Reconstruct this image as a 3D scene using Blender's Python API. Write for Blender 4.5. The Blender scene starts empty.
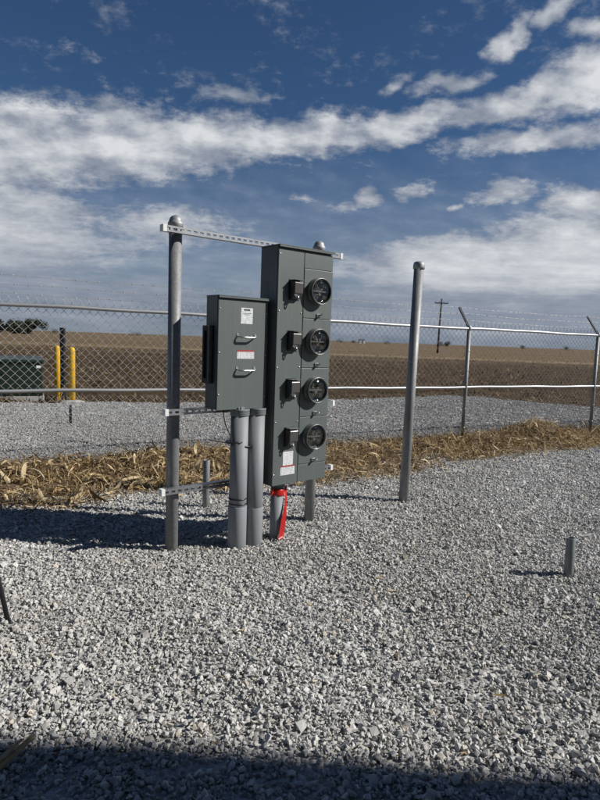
import bpy, bmesh, math, random
import numpy as np
from mathutils import Vector, Matrix, Quaternion, noise as mnoise

R = math.radians
scene = bpy.context.scene
col = scene.collection

# ------------------------------------------------------------------ camera
CAM_H = 1.54
cam_data = bpy.data.cameras.new('camera')
cam = bpy.data.objects.new('camera', cam_data)
col.objects.link(cam)
cam.location = (0, 0, CAM_H)
cam.rotation_euler = (Matrix.Rotation(R(90 - 5.85), 3, 'X') @ Matrix.Rotation(R(2.0), 3, 'Z')).to_euler()
cam_data.sensor_fit = 'VERTICAL'
cam_data.sensor_height = 24.0
cam_data.lens = 24.0 * 590.0 / 800.0
cam_data.clip_start = 0.05
cam_data.clip_end = 12000
scene.camera = cam

# ------------------------------------------------------------------ sun and sky
SUN_EL = 35.0
SUN_AZ = 92.9                      # clockwise from +Y
sdir = Vector((math.sin(R(SUN_AZ)) * math.cos(R(SUN_EL)), math.cos(R(SUN_AZ)) * math.cos(R(SUN_EL)), math.sin(R(SUN_EL))))
sun_data = bpy.data.lights.new('sun', 'SUN')
sun_data.energy = 5.0
sun_data.angle = R(0.65)
sun_data.color = (1.0, 0.965, 0.91)
sun = bpy.data.objects.new('sun', sun_data)
col.objects.link(sun)
sun.location = (20, 0, 20)
sun.rotation_euler = (-sdir).to_track_quat('-Z', 'Y').to_euler()

scene.view_settings.view_transform = 'Standard'
scene.view_settings.look = 'None'
EXPOSURE = 0.15
scene.view_settings.exposure = EXPOSURE
scene.view_settings.gamma = 1.0
scene.view_settings.use_curve_mapping = False
scene.cycles.max_bounces = 6
scene.cycles.diffuse_bounces = 3
scene.cycles.transparent_max_bounces = 8

SKY_STRENGTH = 0.05


def build_world():
    w = bpy.data.worlds.new('World')
    scene.world = w
    w.use_nodes = True
    nt = w.node_tree
    nt.nodes.clear()
    N = nt.nodes.new
    L = nt.links.new

    def inp(sock, v):
        if isinstance(v, bpy.types.NodeSocket):
            L(v, sock)
        else:
            sock.default_value = v

    def math_(op, a, b=None, c=None, clamp=False):
        n = N('ShaderNodeMath'); n.operation = op; n.use_clamp = clamp
        inp(n.inputs[0], a)
        if b is not None: inp(n.inputs[1], b)
        if c is not None: inp(n.inputs[2], c)
        return n.outputs[0]

    def maprange(v, a, b, c, d, smooth=True):
        n = N('ShaderNodeMapRange'); n.interpolation_type = 'SMOOTHSTEP' if smooth else 'LINEAR'
        inp(n.inputs[0], v)
        for i, q in enumerate((a, b, c, d)): inp(n.inputs[i + 1], q)
        return n.outputs[0]

    def noise_(vec, scale, detail, rough, dist=0.0, lac=2.0):
        n = N('ShaderNodeTexNoise'); n.noise_dimensions = '3D'
        L(vec, n.inputs['Vector'])
        n.inputs['Scale'].default_value = scale; n.inputs['Detail'].default_value = detail
        n.inputs['Roughness'].default_value = rough; n.inputs['Distortion'].default_value = dist
        n.inputs['Lacunarity'].default_value = lac
        return n.outputs['Fac']

    out = N('ShaderNodeOutputWorld'); bg = N('ShaderNodeBackground')
    L(bg.outputs[0], out.inputs[0])
    bg.inputs['Strength'].default_value = SKY_STRENGTH
    sky = N('ShaderNodeTexSky'); sky.sky_type = 'NISHITA'; sky.sun_disc = False
    sky.sun_elevation = R(SUN_EL); sky.sun_rotation = R(SUN_AZ)
    sky.air_density = 1.0; sky.dust_density = 0.1; sky.ozone_density = 2.5; sky.altitude = 300
    tc = N('ShaderNodeTexCoord')
    sep = N('ShaderNodeSeparateXYZ'); L(tc.outputs['Generated'], sep.inputs[0])
    x, y, z = sep.outputs
    deg = 180 / math.pi
    az = math_('MULTIPLY', math_('ARCTAN2', x, y), deg)
    el = math_('MULTIPLY', math_('ARCSINE', z), deg)
    comb = N('ShaderNodeCombineXYZ'); L(az, comb.inputs[0]); L(el, comb.inputs[1])
    # gentle warp of the angular coordinates so that the cloud banks have no clean outline
    wn = N('ShaderNodeTexNoise'); L(comb.outputs[0], wn.inputs['Vector'])
    wn.inputs['Scale'].default_value = 0.16; wn.inputs['Detail'].default_value = 3; wn.inputs['Roughness'].default_value = 0.6
    vsub = N('ShaderNodeVectorMath'); vsub.operation = 'SUBTRACT'; L(wn.outputs['Color'], vsub.inputs[0]); vsub.inputs[1].default_value = (.5, .5, .5)
    vmul = N('ShaderNodeVectorMath'); vmul.operation = 'MULTIPLY'; L(vsub.outputs[0], vmul.inputs[0]); vmul.inputs[1].default_value = (7, 3.0, 0)
    vadd = N('ShaderNodeVectorMath'); vadd.operation = 'ADD'; L(comb.outputs[0], vadd.inputs[0]); L(vmul.outputs[0], vadd.inputs[1])
    ang = vadd.outputs[0]

    # cloud banks: azimuth, elevation, half sizes, tilt (degrees), weight
    banks = [(-33,15.2,24,6.0,0,1.35),(-14,16.8,17,4.0,6,1.25),(-1.5,18.2,13.0,2.6,5,1.15),(8.5,19.2,9,2.0,8,1.05),
             (19,20.8,13.0,2.0,10,1.05),(26.5,22.0,10,3.2,13,1.3),(38,22,15.0,4.2,8,1.1),(20.6,17.6,12,1.6,2,1.0),
             (16.2,24.8,2.8,1.3,15,0.85),(18.2,25.6,2.6,1.3,25,0.80),(21.6,26.6,3.0,1.4,25,0.8),(8.0,22.4,3.0,1.0,25,0.68),(12.5,22.5,5,1.2,10,0.75),(25,25.0,3,1.0,2,0.75),
             (-7.4,21.2,4.8,1.0,3,0.68),(5.6,13.2,2.6,1.6,20,0.82),(3.2,12.4,3.2,0.9,2,0.66),(10.0,13.9,2.8,1.5,25,0.74),(-0.7,12.9,2.4,0.9,2,0.62),(14,12.4,2,.7,0,.55),
             (18,13.1,5.5,1.7,2,0.88),(25,12.2,7,2.2,2,1.0),(-30,8.0,24,8.0,0,1.0),
             (-13,9.5,13,4.0,2,0.72),(13.5,6.9,13,4.4,-2,1.5),(27,7.4,19,5.8,0,1.6),(2,6.5,9,2.6,0,0.7),
             (14,2.2,40,4.6,0,1.2),(-22,2.6,40,5.0,0,0.95),
             (-58,12,22,6,-6,0.8),(60,12,24,6,-4,0.8),(110,10,40,6,3,0.7),(-110,10,40,6,-3,0.7)]
    acc = None
    for a, e, ra, re, rot, wgt in banks:
        m = N('ShaderNodeMapping'); m.vector_type = 'TEXTURE'
        L(ang, m.inputs['Vector'])
        m.inputs['Location'].default_value = (a, e, 0)
        m.inputs['Rotation'].default_value = (0, 0, R(rot))
        m.inputs['Scale'].default_value = (ra, re, 1)
        g = N('ShaderNodeTexGradient'); g.gradient_type = 'SPHERICAL'
        L(m.outputs[0], g.inputs[0])
        v = math_('MULTIPLY', g.outputs['Fac'], wgt)
        if acc is None:
            acc = v
        else:
            sm = N('ShaderNodeMath'); sm.operation = 'SMOOTH_MAX'
            L(acc, sm.inputs[0]); L(v, sm.inputs[1]); sm.inputs[2].default_value = 0.15
            acc = sm.outputs[0]
    # noise on a cloud deck seen in perspective
    zz = math_('ADD', math_('MAXIMUM', z, 0.0), 0.30)
    px = math_('DIVIDE', x, zz); py = math_('DIVIDE', y, zz)
    pc = N('ShaderNodeCombineXYZ'); L(px, pc.inputs[0]); L(py, pc.inputs[1])
    rotm = N('ShaderNodeMapping'); L(pc.outputs[0], rotm.inputs[0])
    rotm.inputs['Rotation'].default_value = (0, 0, R(-6)); rotm.inputs['Scale'].default_value = (0.95, 1.05, 1)
    P = rotm.outputs[0]
    off = N('ShaderNodeVectorMath'); off.operation = 'ADD'; L(P, off.inputs[0]); off.inputs[1].default_value = (0.030, -0.040, 0)
    n1 = noise_(P, 6.5, 7, 0.60, 0.0)
    n1b = noise_(P, 5.6, 4, 0.52, 0.0)
    n2 = noise_(off.outputs[0], 5.6, 4, 0.52, 0.0)
    n3 = noise_(P, 30.0, 6, 0.66, 0.0)
    nn = math_('ADD', math_('MULTIPLY', math_('SUBTRACT', n1, 0.5), 1.15), math_('MULTIPLY', math_('SUBTRACT', n3, 0.5), 0.95))
    nn = math_('MULTIPLY', nn, maprange(el, 1.0, 18.0, 0.28, 1.0))
    dens = math_('ADD', math_('MULTIPLY', acc, 1.30), nn)
    cov = maprange(dens, 0.16, 0.80, 0.0, 0.97)
    # thin veil low in the sky
    veil = math_('MULTIPLY', maprange(el, 20.0, 0.0, 0.0, 0.90), maprange(n1, 0.25, 0.7, 0.75, 1.0))
    cov = math_('MAXIMUM', cov, veil)
    # long thin streaks low over the plain
    smap = N('ShaderNodeMapping'); L(comb.outputs[0], smap.inputs[0]); smap.inputs['Scale'].default_value = (0.055, 0.62, 1); smap.inputs['Rotation'].default_value = (0, 0, R(-1.5))
    streak = math_('SUBTRACT', noise_(smap.outputs[0], 1.0, 6, 0.62, 0.4), 0.5)
    low = maprange(el, 14.0, 5.0, 0.0, 1.0)
    # light and shade inside the clouds: lit towards the sun, grey where thick and low
    rel = math_('MULTIPLY', math_('SUBTRACT', n1b, n2), maprange(el, 4.0, 18.0, 0.25, 1.75))
    shade = math_('ADD', math_('ADD', rel, 0.44), math_('MULTIPLY', math_('MULTIPLY', streak, low), 0.85))
    shade = math_('ADD', shade, maprange(dens, 0.15, 1.9, 0.0, 0.50))
    shade = math_('ADD', shade, math_('MULTIPLY', math_('SUBTRACT', n1, 0.5), math_('MULTIPLY', maprange(el, 4.0, 16.0, 0.2, 1.0), 0.30)))
    shade = math_('SUBTRACT', shade, maprange(acc, 1.0, 1.3, 0.0, 0.06))
    big = noise_(P, 1.7, 2, 0.5)
    shade = math_('ADD', shade, math_('MULTIPLY', math_('SUBTRACT', big, 0.5), 0.40))
    shade = math_('SUBTRACT', shade, maprange(el, 6.8, 2.5, 0.0, 0.34))
    shade = math_('ADD', shade, math_('MULTIPLY', math_('SUBTRACT', n3, 0.5), 0.10), None, True)
    ramp = N('ShaderNodeValToRGB'); L(shade, ramp.inputs[0])
    ramp.color_ramp.elements[0].position = 0.08; ramp.color_ramp.elements[0].color = (0.150, 0.195, 0.265, 1)
    ramp.color_ramp.elements[1].position = 1.0; ramp.color_ramp.elements[1].color = (0.72, 0.735, 0.755, 1)
    e_ = ramp.color_ramp.elements.new(0.46); e_.color = (0.30, 0.335, 0.405, 1)
    cc = N('ShaderNodeVectorMath'); cc.operation = 'SCALE'; L(ramp.outputs[0], cc.inputs[0]); cc.inputs['Scale'].default_value = 1.0 / SKY_STRENGTH / 2 ** EXPOSURE
    tint = N('ShaderNodeVectorMath'); tint.operation = 'MULTIPLY'; L(sky.outputs[0], tint.inputs[0]); tint.inputs[1].default_value = (0.54, 0.75, 0.97)
    mix = N('ShaderNodeMix'); mix.data_type = 'RGBA'
    L(cov, mix.inputs[0]); L(tint.outputs[0], mix.inputs[6]); L(cc.outputs[0], mix.inputs[7])
    L(mix.outputs[2], bg.inputs['Color'])
    w.cycles.sampling_method = 'NONE'      # smooth sky without a sun disc: bounce rays find it


build_world()

# ------------------------------------------------------------------ helpers


def tag(o, label=None, cat=None, group=None, kind=None):
    if label: o['label'] = label
    if cat: o['category'] = cat
    if group: o['group'] = group
    if kind: o['kind'] = kind
    return o


def empty(name, loc=(0, 0, 0), rz=0.0, rx=0.0, ry=0.0):
    o = bpy.data.objects.new(name, None)
    o.empty_display_size = 0.1
    o.location = loc; o.rotation_euler = (rx, ry, rz)
    col.objects.link(o)
    return o


def copy_tree(o, parent=None):
    c = o.copy(); col.objects.link(c); c.parent = parent
    for ch in o.children:
        copy_tree(ch, c)
    return c


class MB:
    def __init__(self):
        self.v = []; self.f = []; self.s = []

    def add(self, verts, faces, smooth=False):
        b = len(self.v)
        self.v.extend([tuple(p) for p in verts])
        for f in faces:
            self.f.append(tuple(i + b for i in f)); self.s.append(smooth)

    def box(self, x0, x1, y0, y1, z0, z1, M=None):
        vs = [(x0, y0, z0), (x1, y0, z0), (x1, y1, z0), (x0, y1, z0), (x0, y0, z1), (x1, y0, z1), (x1, y1, z1), (x0, y1, z1)]
        if M is not None: vs = [M @ Vector(p) for p in vs]
        self.add(vs, [(0, 3, 2, 1), (4, 5, 6, 7), (0, 1, 5, 4), (1, 2, 6, 5), (2, 3, 7, 6), (3, 0, 4, 7)])
        return self

    def tube(self, pts, r, n=12, caps=True, smooth=True, phase=0.0):
        pts = [Vector(p) for p in pts]
        k = len(pts)
        rs = r if isinstance(r, (list, tuple)) else [r] * k
        ref = None
        vs = []
        for i, p in enumerate(pts):
            d = (pts[min(i + 1, k - 1)] - pts[max(i - 1, 0)])
            if d.length < 1e-9: d = Vector((0, 0, 1))
            d.normalize()
            if ref is None:
                ref = Vector((1, 0, 0)) if abs(d.x) < 0.9 else Vector((0, 1, 0))
            a = (ref - d * ref.dot(d))
            if a.length < 1e-6: a = d.orthogonal()
            a.normalize(); ref = a
            b = d.cross(a)
            for j in range(n):
                t = 2 * math.pi * j / n + phase
                vs.append(p + (a * math.cos(t) + b * math.sin(t)) * rs[i])
        fs = []
        for i in range(k - 1):
            for j in range(n):
                fs.append((i * n + j, i * n + (j + 1) % n, (i + 1) * n + (j + 1) % n, (i + 1) * n + j))
        self.add(vs, fs, smooth)
        if caps:
            b = len(self.v) - len(vs)
            self.f.append(tuple(b + j for j in reversed(range(n)))); self.s.append(False)
            self.f.append(tuple(b + (k - 1) * n + j for j in range(n))); self.s.append(False)
        return self

    def lathe(self, prof, n=24, M=None, smooth=True, caps=True):
        vs = []
        for r, z in prof:
            for j in range(n):
                t = 2 * math.pi * j / n
                p = Vector((r * math.cos(t), r * math.sin(t), z))
                vs.append(M @ p if M is not None else p)
        fs = []
        for i in range(len(prof) - 1):
            for j in range(n):
                fs.append((i * n + j, i * n + (j + 1) % n, (i + 1) * n + (j + 1) % n, (i + 1) * n + j))
        self.add(vs, fs, smooth)
        b = len(self.v) - len(vs)
        if caps and prof[0][0] > 1e-6:
            self.f.append(tuple(b + j for j in reversed(range(n)))); self.s.append(False)
        if caps and prof[-1][0] > 1e-6:
            self.f.append(tuple(b + (len(prof) - 1) * n + j for j in range(n))); self.s.append(False)
        return self

    def mesh(self, name):
        me = bpy.data.meshes.new(name)
        me.from_pydata(self.v, [], self.f)
        me.polygons.foreach_set('use_smooth', self.s)
        me.update()
        return me

    def build(self, name, mat, parent=None, bevel=0.0, loc=None, segs=2):
        me = self.mesh(name)
        return link(name, me, mat, parent, bevel, loc, segs)


def link(name, me, mat, parent=None, bevel=0.0, loc=None, segs=2):
    o = bpy.data.objects.new(name, me)
    if mat is not None and not me.materials: me.materials.append(mat)
    col.objects.link(o)
    if parent: o.parent = parent
    if loc is not None: o.location = loc
    if bevel:
        m = o.modifiers.new('bevel', 'BEVEL'); m.width = bevel; m.segments = segs; m.limit_method = 'ANGLE'; m.angle_limit = R(40)
    return o


def np_mesh(name, V, F, smooth=False):
    """V (n,3) float, F (m,k) int"""
    V = np.asarray(V, dtype=np.float32); F = np.asarray(F, dtype=np.int32)
    me = bpy.data.meshes.new(name)
    k = F.shape[1]
    me.vertices.add(len(V)); me.vertices.foreach_set('co', V.ravel())
    me.loops.add(F.size); me.loops.foreach_set('vertex_index', F.ravel())
    me.polygons.add(len(F)); me.polygons.foreach_set('loop_start', np.arange(0, F.size, k, dtype=np.int32))
    me.polygons.foreach_set('use_smooth', np.full(len(F), smooth, dtype=bool))
    me.update(calc_edges=True)
    return me


# ------------------------------------------------------------------ materials
def new_mat(name):
    m = bpy.data.materials.new(name); m.use_nodes = True
    nt = m.node_tree
    b = nt.nodes['Principled BSDF']
    return m, nt, b


def coord(nt, which='Object'):
    return nt.nodes.new('ShaderNodeTexCoord').outputs[which]


def noise_node(nt, vec, scale, detail=4, rough=0.55, dist=0.0):
    n = nt.nodes.new('ShaderNodeTexNoise')
    if vec is not None: nt.links.new(vec, n.inputs['Vector'])
    n.inputs['Scale'].default_value = scale; n.inputs['Detail'].default_value = detail
    n.inputs['Roughness'].default_value = rough; n.inputs['Distortion'].default_value = dist
    return n.outputs['Fac']


def ramp_node(nt, fac, stops):
    r = nt.nodes.new('ShaderNodeValToRGB'); nt.links.new(fac, r.inputs[0])
    cr = r.color_ramp
    while len(cr.elements) < len(stops): cr.elements.new(0.5)
    for e, (p, c) in zip(cr.elements, stops):
        e.position = p; e.color = (*c, 1)
    return r.outputs[0]


def bump_node(nt, height, strength, dist=0.01):
    b = nt.nodes.new('ShaderNodeBump'); nt.links.new(height, b.inputs['Height'])
    b.inputs['Strength'].default_value = strength; b.inputs['Distance'].default_value = dist
    return b.outputs[0]


def range_node(nt, v, a, b):
    r = nt.nodes.new('ShaderNodeMapRange'); nt.links.new(v, r.inputs[0]); r.inputs[1].default_value = a; r.inputs[2].default_value = b
    return r.outputs[0]


def mul(nt, a, b):
    n = nt.nodes.new('ShaderNodeMix'); n.data_type = 'RGBA'; n.blend_type = 'MULTIPLY'; n.inputs[0].default_value = 1
    nt.links.new(a, n.inputs[6]); nt.links.new(b, n.inputs[7])
    return n.outputs[2]


def simple(name, c0, c1=None, rough=0.5, metal=0.0, scale=8.0, detail=5, bump=0.0, bscale=60.0, rvar=0.1, stretch=None, spec=None):
    m, nt, b = new_mat(name)
    c1 = c1 or tuple(q * 0.8 for q in c0)
    v = coord(nt)
    if stretch:
        mp = nt.nodes.new('ShaderNodeMapping'); nt.links.new(v, mp.inputs[0]); mp.inputs['Scale'].default_value = stretch; v = mp.outputs[0]
    f = noise_node(nt, v, scale, detail, 0.6)
    nt.links.new(ramp_node(nt, f, [(0.3, c1), (0.7, c0)]), b.inputs['Base Color'])
    rr = nt.nodes.new('ShaderNodeMapRange'); nt.links.new(f, rr.inputs[0])
    rr.inputs[1].default_value = 0.3; rr.inputs[2].default_value = 0.7
    rr.inputs[3].default_value = min(1, rough + rvar); rr.inputs[4].default_value = max(0.05, rough - rvar)
    nt.links.new(rr.outputs[0], b.inputs['Roughness'])
    b.inputs['Metallic'].default_value = metal
    if spec is not None: b.inputs['Specular IOR Level'].default_value = spec
    if bump:
        nt.links.new(bump_node(nt, noise_node(nt, coord(nt), bscale, 4, 0.6), bump, 0.002), b.inputs['Normal'])
    return m


M = {}
M['galv'] = simple('galvanised_steel', (0.40, 0.41, 0.42), (0.25, 0.26, 0.27), 0.48, 0.75, 14, 6, 0.25, 90, 0.1, (1, 1, 0.25))
M['galv_post'] = simple('weathered_galvanised_pipe', (0.27, 0.28, 0.28), (0.17, 0.178, 0.18), 0.58, 0.3, 10, 7, 0.25, 70, 0.12, (1, 1, 0.2))
M['galv_bright'] = simple('bright_galvanised_rail', (0.46, 0.47, 0.48), (0.30, 0.31, 0.32), 0.48, 0.6, 12, 5, 0.15, 80, 0.08, (0.2, 1, 1))
M['wire'] = simple('galvanised_wire', (0.56, 0.545, 0.52), (0.40, 0.385, 0.365), 0.40, 0.35, 20, 3, 0, 0, 0.1)
M['arm'] = simple('shade_darkened_galvanised_arm', (0.035, 0.038, 0.042), (0.022, 0.024, 0.027), 0.8, 0.0, 14, 4)  # backlit look of the galvanised arms put into a near-black base colour
M['strut'] = simple('zinc_strut', (0.42, 0.43, 0.44), (0.28, 0.29, 0.30), 0.38, 0.75, 18, 4, 0.1, 90, 0.08)
M['paint'] = simple('grey_enamel', (0.098, 0.116, 0.113), (0.086, 0.103, 0.100), 0.42, 0.0, 5, 5, 0.10, 260, 0.07)
M['paint2'] = simple('grey_enamel_cover', (0.102, 0.121, 0.117), (0.092, 0.110, 0.106), 0.40, 0.0, 6, 6, 0.10, 260, 0.07)
M['dark_plastic'] = simple('dark_grey_plastic', (0.075, 0.072, 0.070), (0.055, 0.053, 0.052), 0.38, 0.0, 20, 3)
M['black'] = simple('black_plastic', (0.014, 0.014, 0.015), (0.009, 0.009, 0.01), 0.45, 0.0, 20, 3)
M['black_steel'] = simple('black_painted_steel', (0.022, 0.023, 0.027), (0.012, 0.013, 0.016), 0.45, 0.2, 20, 4)
M['chrome'] = simple('plated_metal', (0.62, 0.64, 0.65), (0.45, 0.47, 0.48), 0.28, 0.9, 30, 3)
M['socket_metal'] = simple('tinned_jaw', (0.55, 0.52, 0.46), (0.3, 0.28, 0.25), 0.35, 0.85, 40, 3)
M['terminal'] = simple('dull_terminal_metal', (0.34, 0.31, 0.28), (0.12, 0.10, 0.09), 0.4, 0.6, 60, 4)
M['ring'] = simple('meter_ring_steel', (0.20, 0.21, 0.21), (0.13, 0.14, 0.14), 0.36, 0.6, 20, 3)
M['pvc'] = simple('grey_pvc', (0.245, 0.262, 0.280), (0.185, 0.198, 0.212), 0.62, 0.0, 7, 6, 0.08, 60, 0.1, (1, 1, 0.4))
M['pvc_dirty'] = simple('dusty_grey_pvc', (0.20, 0.225, 0.235), (0.13, 0.145, 0.15), 0.55, 0.0, 9, 6, 0.1, 60)
M['tie'] = simple('black_tie', (0.02, 0.02, 0.02), (0.012, 0.012, 0.012), 0.4)
M['red_tape'] = simple('red_tape', (0.48, 0.018, 0.014), (0.36, 0.012, 0.010), 0.35, 0.0, 12, 4, 0.3, 40)
M['white_cap'] = simple('white_plastic', (0.80, 0.80, 0.79), (0.72, 0.72, 0.70), 0.4, 0.0, 20, 3)
M['yellow'] = simple('yellow_paint', (0.68, 0.40, 0.015), (0.58, 0.33, 0.012), 0.4, 0.0, 6, 4)
M['green_box'] = simple('dark_green_enamel', (0.012, 0.026, 0.016), (0.009, 0.019, 0.012), 0.4, 0.0, 4, 4)
M['concrete'] = simple('concrete', (0.40, 0.39, 0.37), (0.30, 0.29, 0.275), 0.9, 0.0, 6, 6, 0.4, 40)
M['pole_wood'] = simple('weathered_pole_wood', (0.075, 0.06, 0.05), (0.04, 0.033, 0.028), 0.85, 0.0, 4, 5)
M['insulator'] = simple('brown_insulator', (0.08, 0.05, 0.04), None, 0.3)
M['bark'] = simple('bark', (0.06, 0.045, 0.035), (0.03, 0.024, 0.02), 0.9, 0.0, 3, 5)
M['siding'] = simple('grey_metal_siding', (0.36, 0.37, 0.37), (0.32, 0.33, 0.33), 0.5, 0.1, 2, 4)
M['roof_metal'] = simple('dark_roof_metal', (0.10, 0.105, 0.11), (0.08, 0.085, 0.09), 0.5, 0.2, 2, 4)
M['farm_white'] = simple('white_farm_siding', (0.75, 0.75, 0.73), (0.65, 0.65, 0.63), 0.7, 0.0, 1, 3)
M['black_rubber'] = simple('black_cable_jacket', (0.018, 0.018, 0.018), None, 0.5)


def mat_glass():
    m, nt, b = new_mat('clear_polycarbonate')
    out = nt.nodes['Material Output']
    nt.nodes.remove(b)
    t = nt.nodes.new('ShaderNodeBsdfTransparent'); t.inputs[0].default_value = (0.90, 0.91, 0.90, 1)
    g = nt.nodes.new('ShaderNodeBsdfGlossy'); g.inputs['Roughness'].default_value = 0.04
    lw = nt.nodes.new('ShaderNodeLayerWeight'); lw.inputs[0].default_value = 0.35
    fr = nt.nodes.new('ShaderNodeMapRange'); nt.links.new(lw.outputs['Facing'], fr.inputs[0]); fr.inputs[3].default_value = 0.02; fr.inputs[4].default_value = 0.16
    nt.links.new(bump_node(nt, noise_node(nt, coord(nt), 30, 2, 0.5), 0.08, 0.01), g.inputs['Normal'])
    mx = nt.nodes.new('ShaderNodeMixShader')
    nt.links.new(fr.outputs[0], mx.inputs[0]); nt.links.new(t.outputs[0], mx.inputs[1]); nt.links.new(g.outputs[0], mx.inputs[2])
    nt.links.new(mx.outputs[0], out.inputs[0])
    return m


def mat_leaf(name, c0, c1):
    m, nt, b = new_mat(name)
    g = nt.nodes.new('ShaderNodeNewGeometry')
    nt.links.new(ramp_node(nt, g.outputs['Random Per Island'], [(0.0, c0), (1.0, c1)]), b.inputs['Base Color'])
    b.inputs['Roughness'].default_value = 0.8
    return m


def mat_husk(name, stops, rough=0.7, trans=True):
    m, nt, b = new_mat(name)
    g = nt.nodes.new('ShaderNodeNewGeometry')
    c = ramp_node(nt, g.outputs['Random Per Island'], stops)
    f = noise_node(nt, coord(nt), 60, 4, 0.6)
    c = mul(nt, c, ramp_node(nt, f, [(0.3, (0.72, 0.68, 0.62)), (0.7, (1.0, 1.0, 1.0))]))
    nt.links.new(c, b.inputs['Base Color'])
    b.inputs['Roughness'].default_value = rough
    b.inputs['Specular IOR Level'].default_value = 0.25
    if trans:
        out = nt.nodes['Material Output']
        t = nt.nodes.new('ShaderNodeBsdfTranslucent'); nt.links.new(c, t.inputs[0])
        mx = nt.nodes.new('ShaderNodeMixShader'); mx.inputs[0].default_value = 0.22
        nt.links.new(b.outputs[0], mx.inputs[1]); nt.links.new(t.outputs[0], mx.inputs[2]); nt.links.new(mx.outputs[0], out.inputs[0])
    return m


def mat_stone():
    m, nt, b = new_mat('crushed_limestone')
    g = nt.nodes.new('ShaderNodeNewGeometry')
    oi = nt.nodes.new('ShaderNodeObjectInfo')
    add = nt.nodes.new('ShaderNodeMath'); add.operation = 'ADD'
    nt.links.new(g.outputs['Random Per Island'], add.inputs[0]); nt.links.new(oi.outputs['Random'], add.inputs[1])
    fr = nt.nodes.new('ShaderNodeMath'); fr.operation = 'FRACT'; nt.links.new(add.outputs[0], fr.inputs[0])
    c = ramp_node(nt, fr.outputs[0], [(0.0, (0.26, 0.255, 0.245)), (0.15, (0.46, 0.455, 0.44)), (0.6, (0.60, 0.595, 0.58)), (0.88, (0.66, 0.655, 0.64)), (0.93, (0.54, 0.49, 0.40)), (1.0, (0.70, 0.695, 0.68))])
    f = noise_node(nt, coord(nt), 180, 4, 0.65)
    c = mul(nt, c, ramp_node(nt, f, [(0.25, (0.74, 0.74, 0.74)), (0.7, (1, 1, 1))]))
    pos = noise_node(nt, g.outputs['Position'], 0.55, 4, 0.6)
    c = mul(nt, c, ramp_node(nt, pos, [(0.30, (0.80, 0.785, 0.76)), (0.62, (1, 1, 1))]))
    # older, greyer stone on the far side of the fence line
    dt = nt.nodes.new('ShaderNodeVectorMath'); dt.operation = 'DOT_PRODUCT'; nt.links.new(g.outputs['Position'], dt.inputs[0]); dt.inputs[1].default_value = (-math.sin(R(27.8)), math.cos(R(27.8)), 0)
    c = mul(nt, c, ramp_node(nt, range_node(nt, dt.outputs['Value'], 6.6, 7.6), [(0.0, (1, 1, 1)), (1.0, (0.74, 0.745, 0.76))]))
    nt.links.new(c, b.inputs['Base Color'])
    b.inputs['Roughness'].default_value = 0.85
    b.inputs['Specular IOR Level'].default_value = 0.3
    nt.links.new(bump_node(nt, f, 0.5, 0.002), b.inputs['Normal'])
    return m


def mat_gravel_sheet():
    m, nt, b = new_mat('gravel_bed')
    v = coord(nt)
    vo = nt.nodes.new('ShaderNodeTexVoronoi'); nt.links.new(v, vo.inputs['Vector']); vo.inputs['Scale'].default_value = 38; vo.inputs['Randomness'].default_value = 1
    sepc = nt.nodes.new('ShaderNodeSeparateColor'); nt.links.new(vo.outputs['Color'], sepc.inputs[0])
    c = ramp_node(nt, sepc.outputs[0], [(0.0, (0.26, 0.255, 0.245)), (0.5, (0.44, 0.435, 0.42)), (1.0, (0.58, 0.575, 0.56))])
    c2 = mul(nt, c, ramp_node(nt, noise_node(nt, v, 0.5, 5, 0.6), [(0.3, (0.80, 0.79, 0.77)), (0.65, (1, 1, 1))]))
    nt.links.new(c2, b.inputs['Base Color'])
    b.inputs['Roughness'].default_value = 0.9
    inv = nt.nodes.new('ShaderNodeMath'); inv.operation = 'SUBTRACT'; inv.inputs[0].default_value = 1; nt.links.new(vo.outputs['Distance'], inv.inputs[1])
    nt.links.new(bump_node(nt, inv.outputs[0], 0.9, 0.02), b.inputs['Normal'])
    return m


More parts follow.
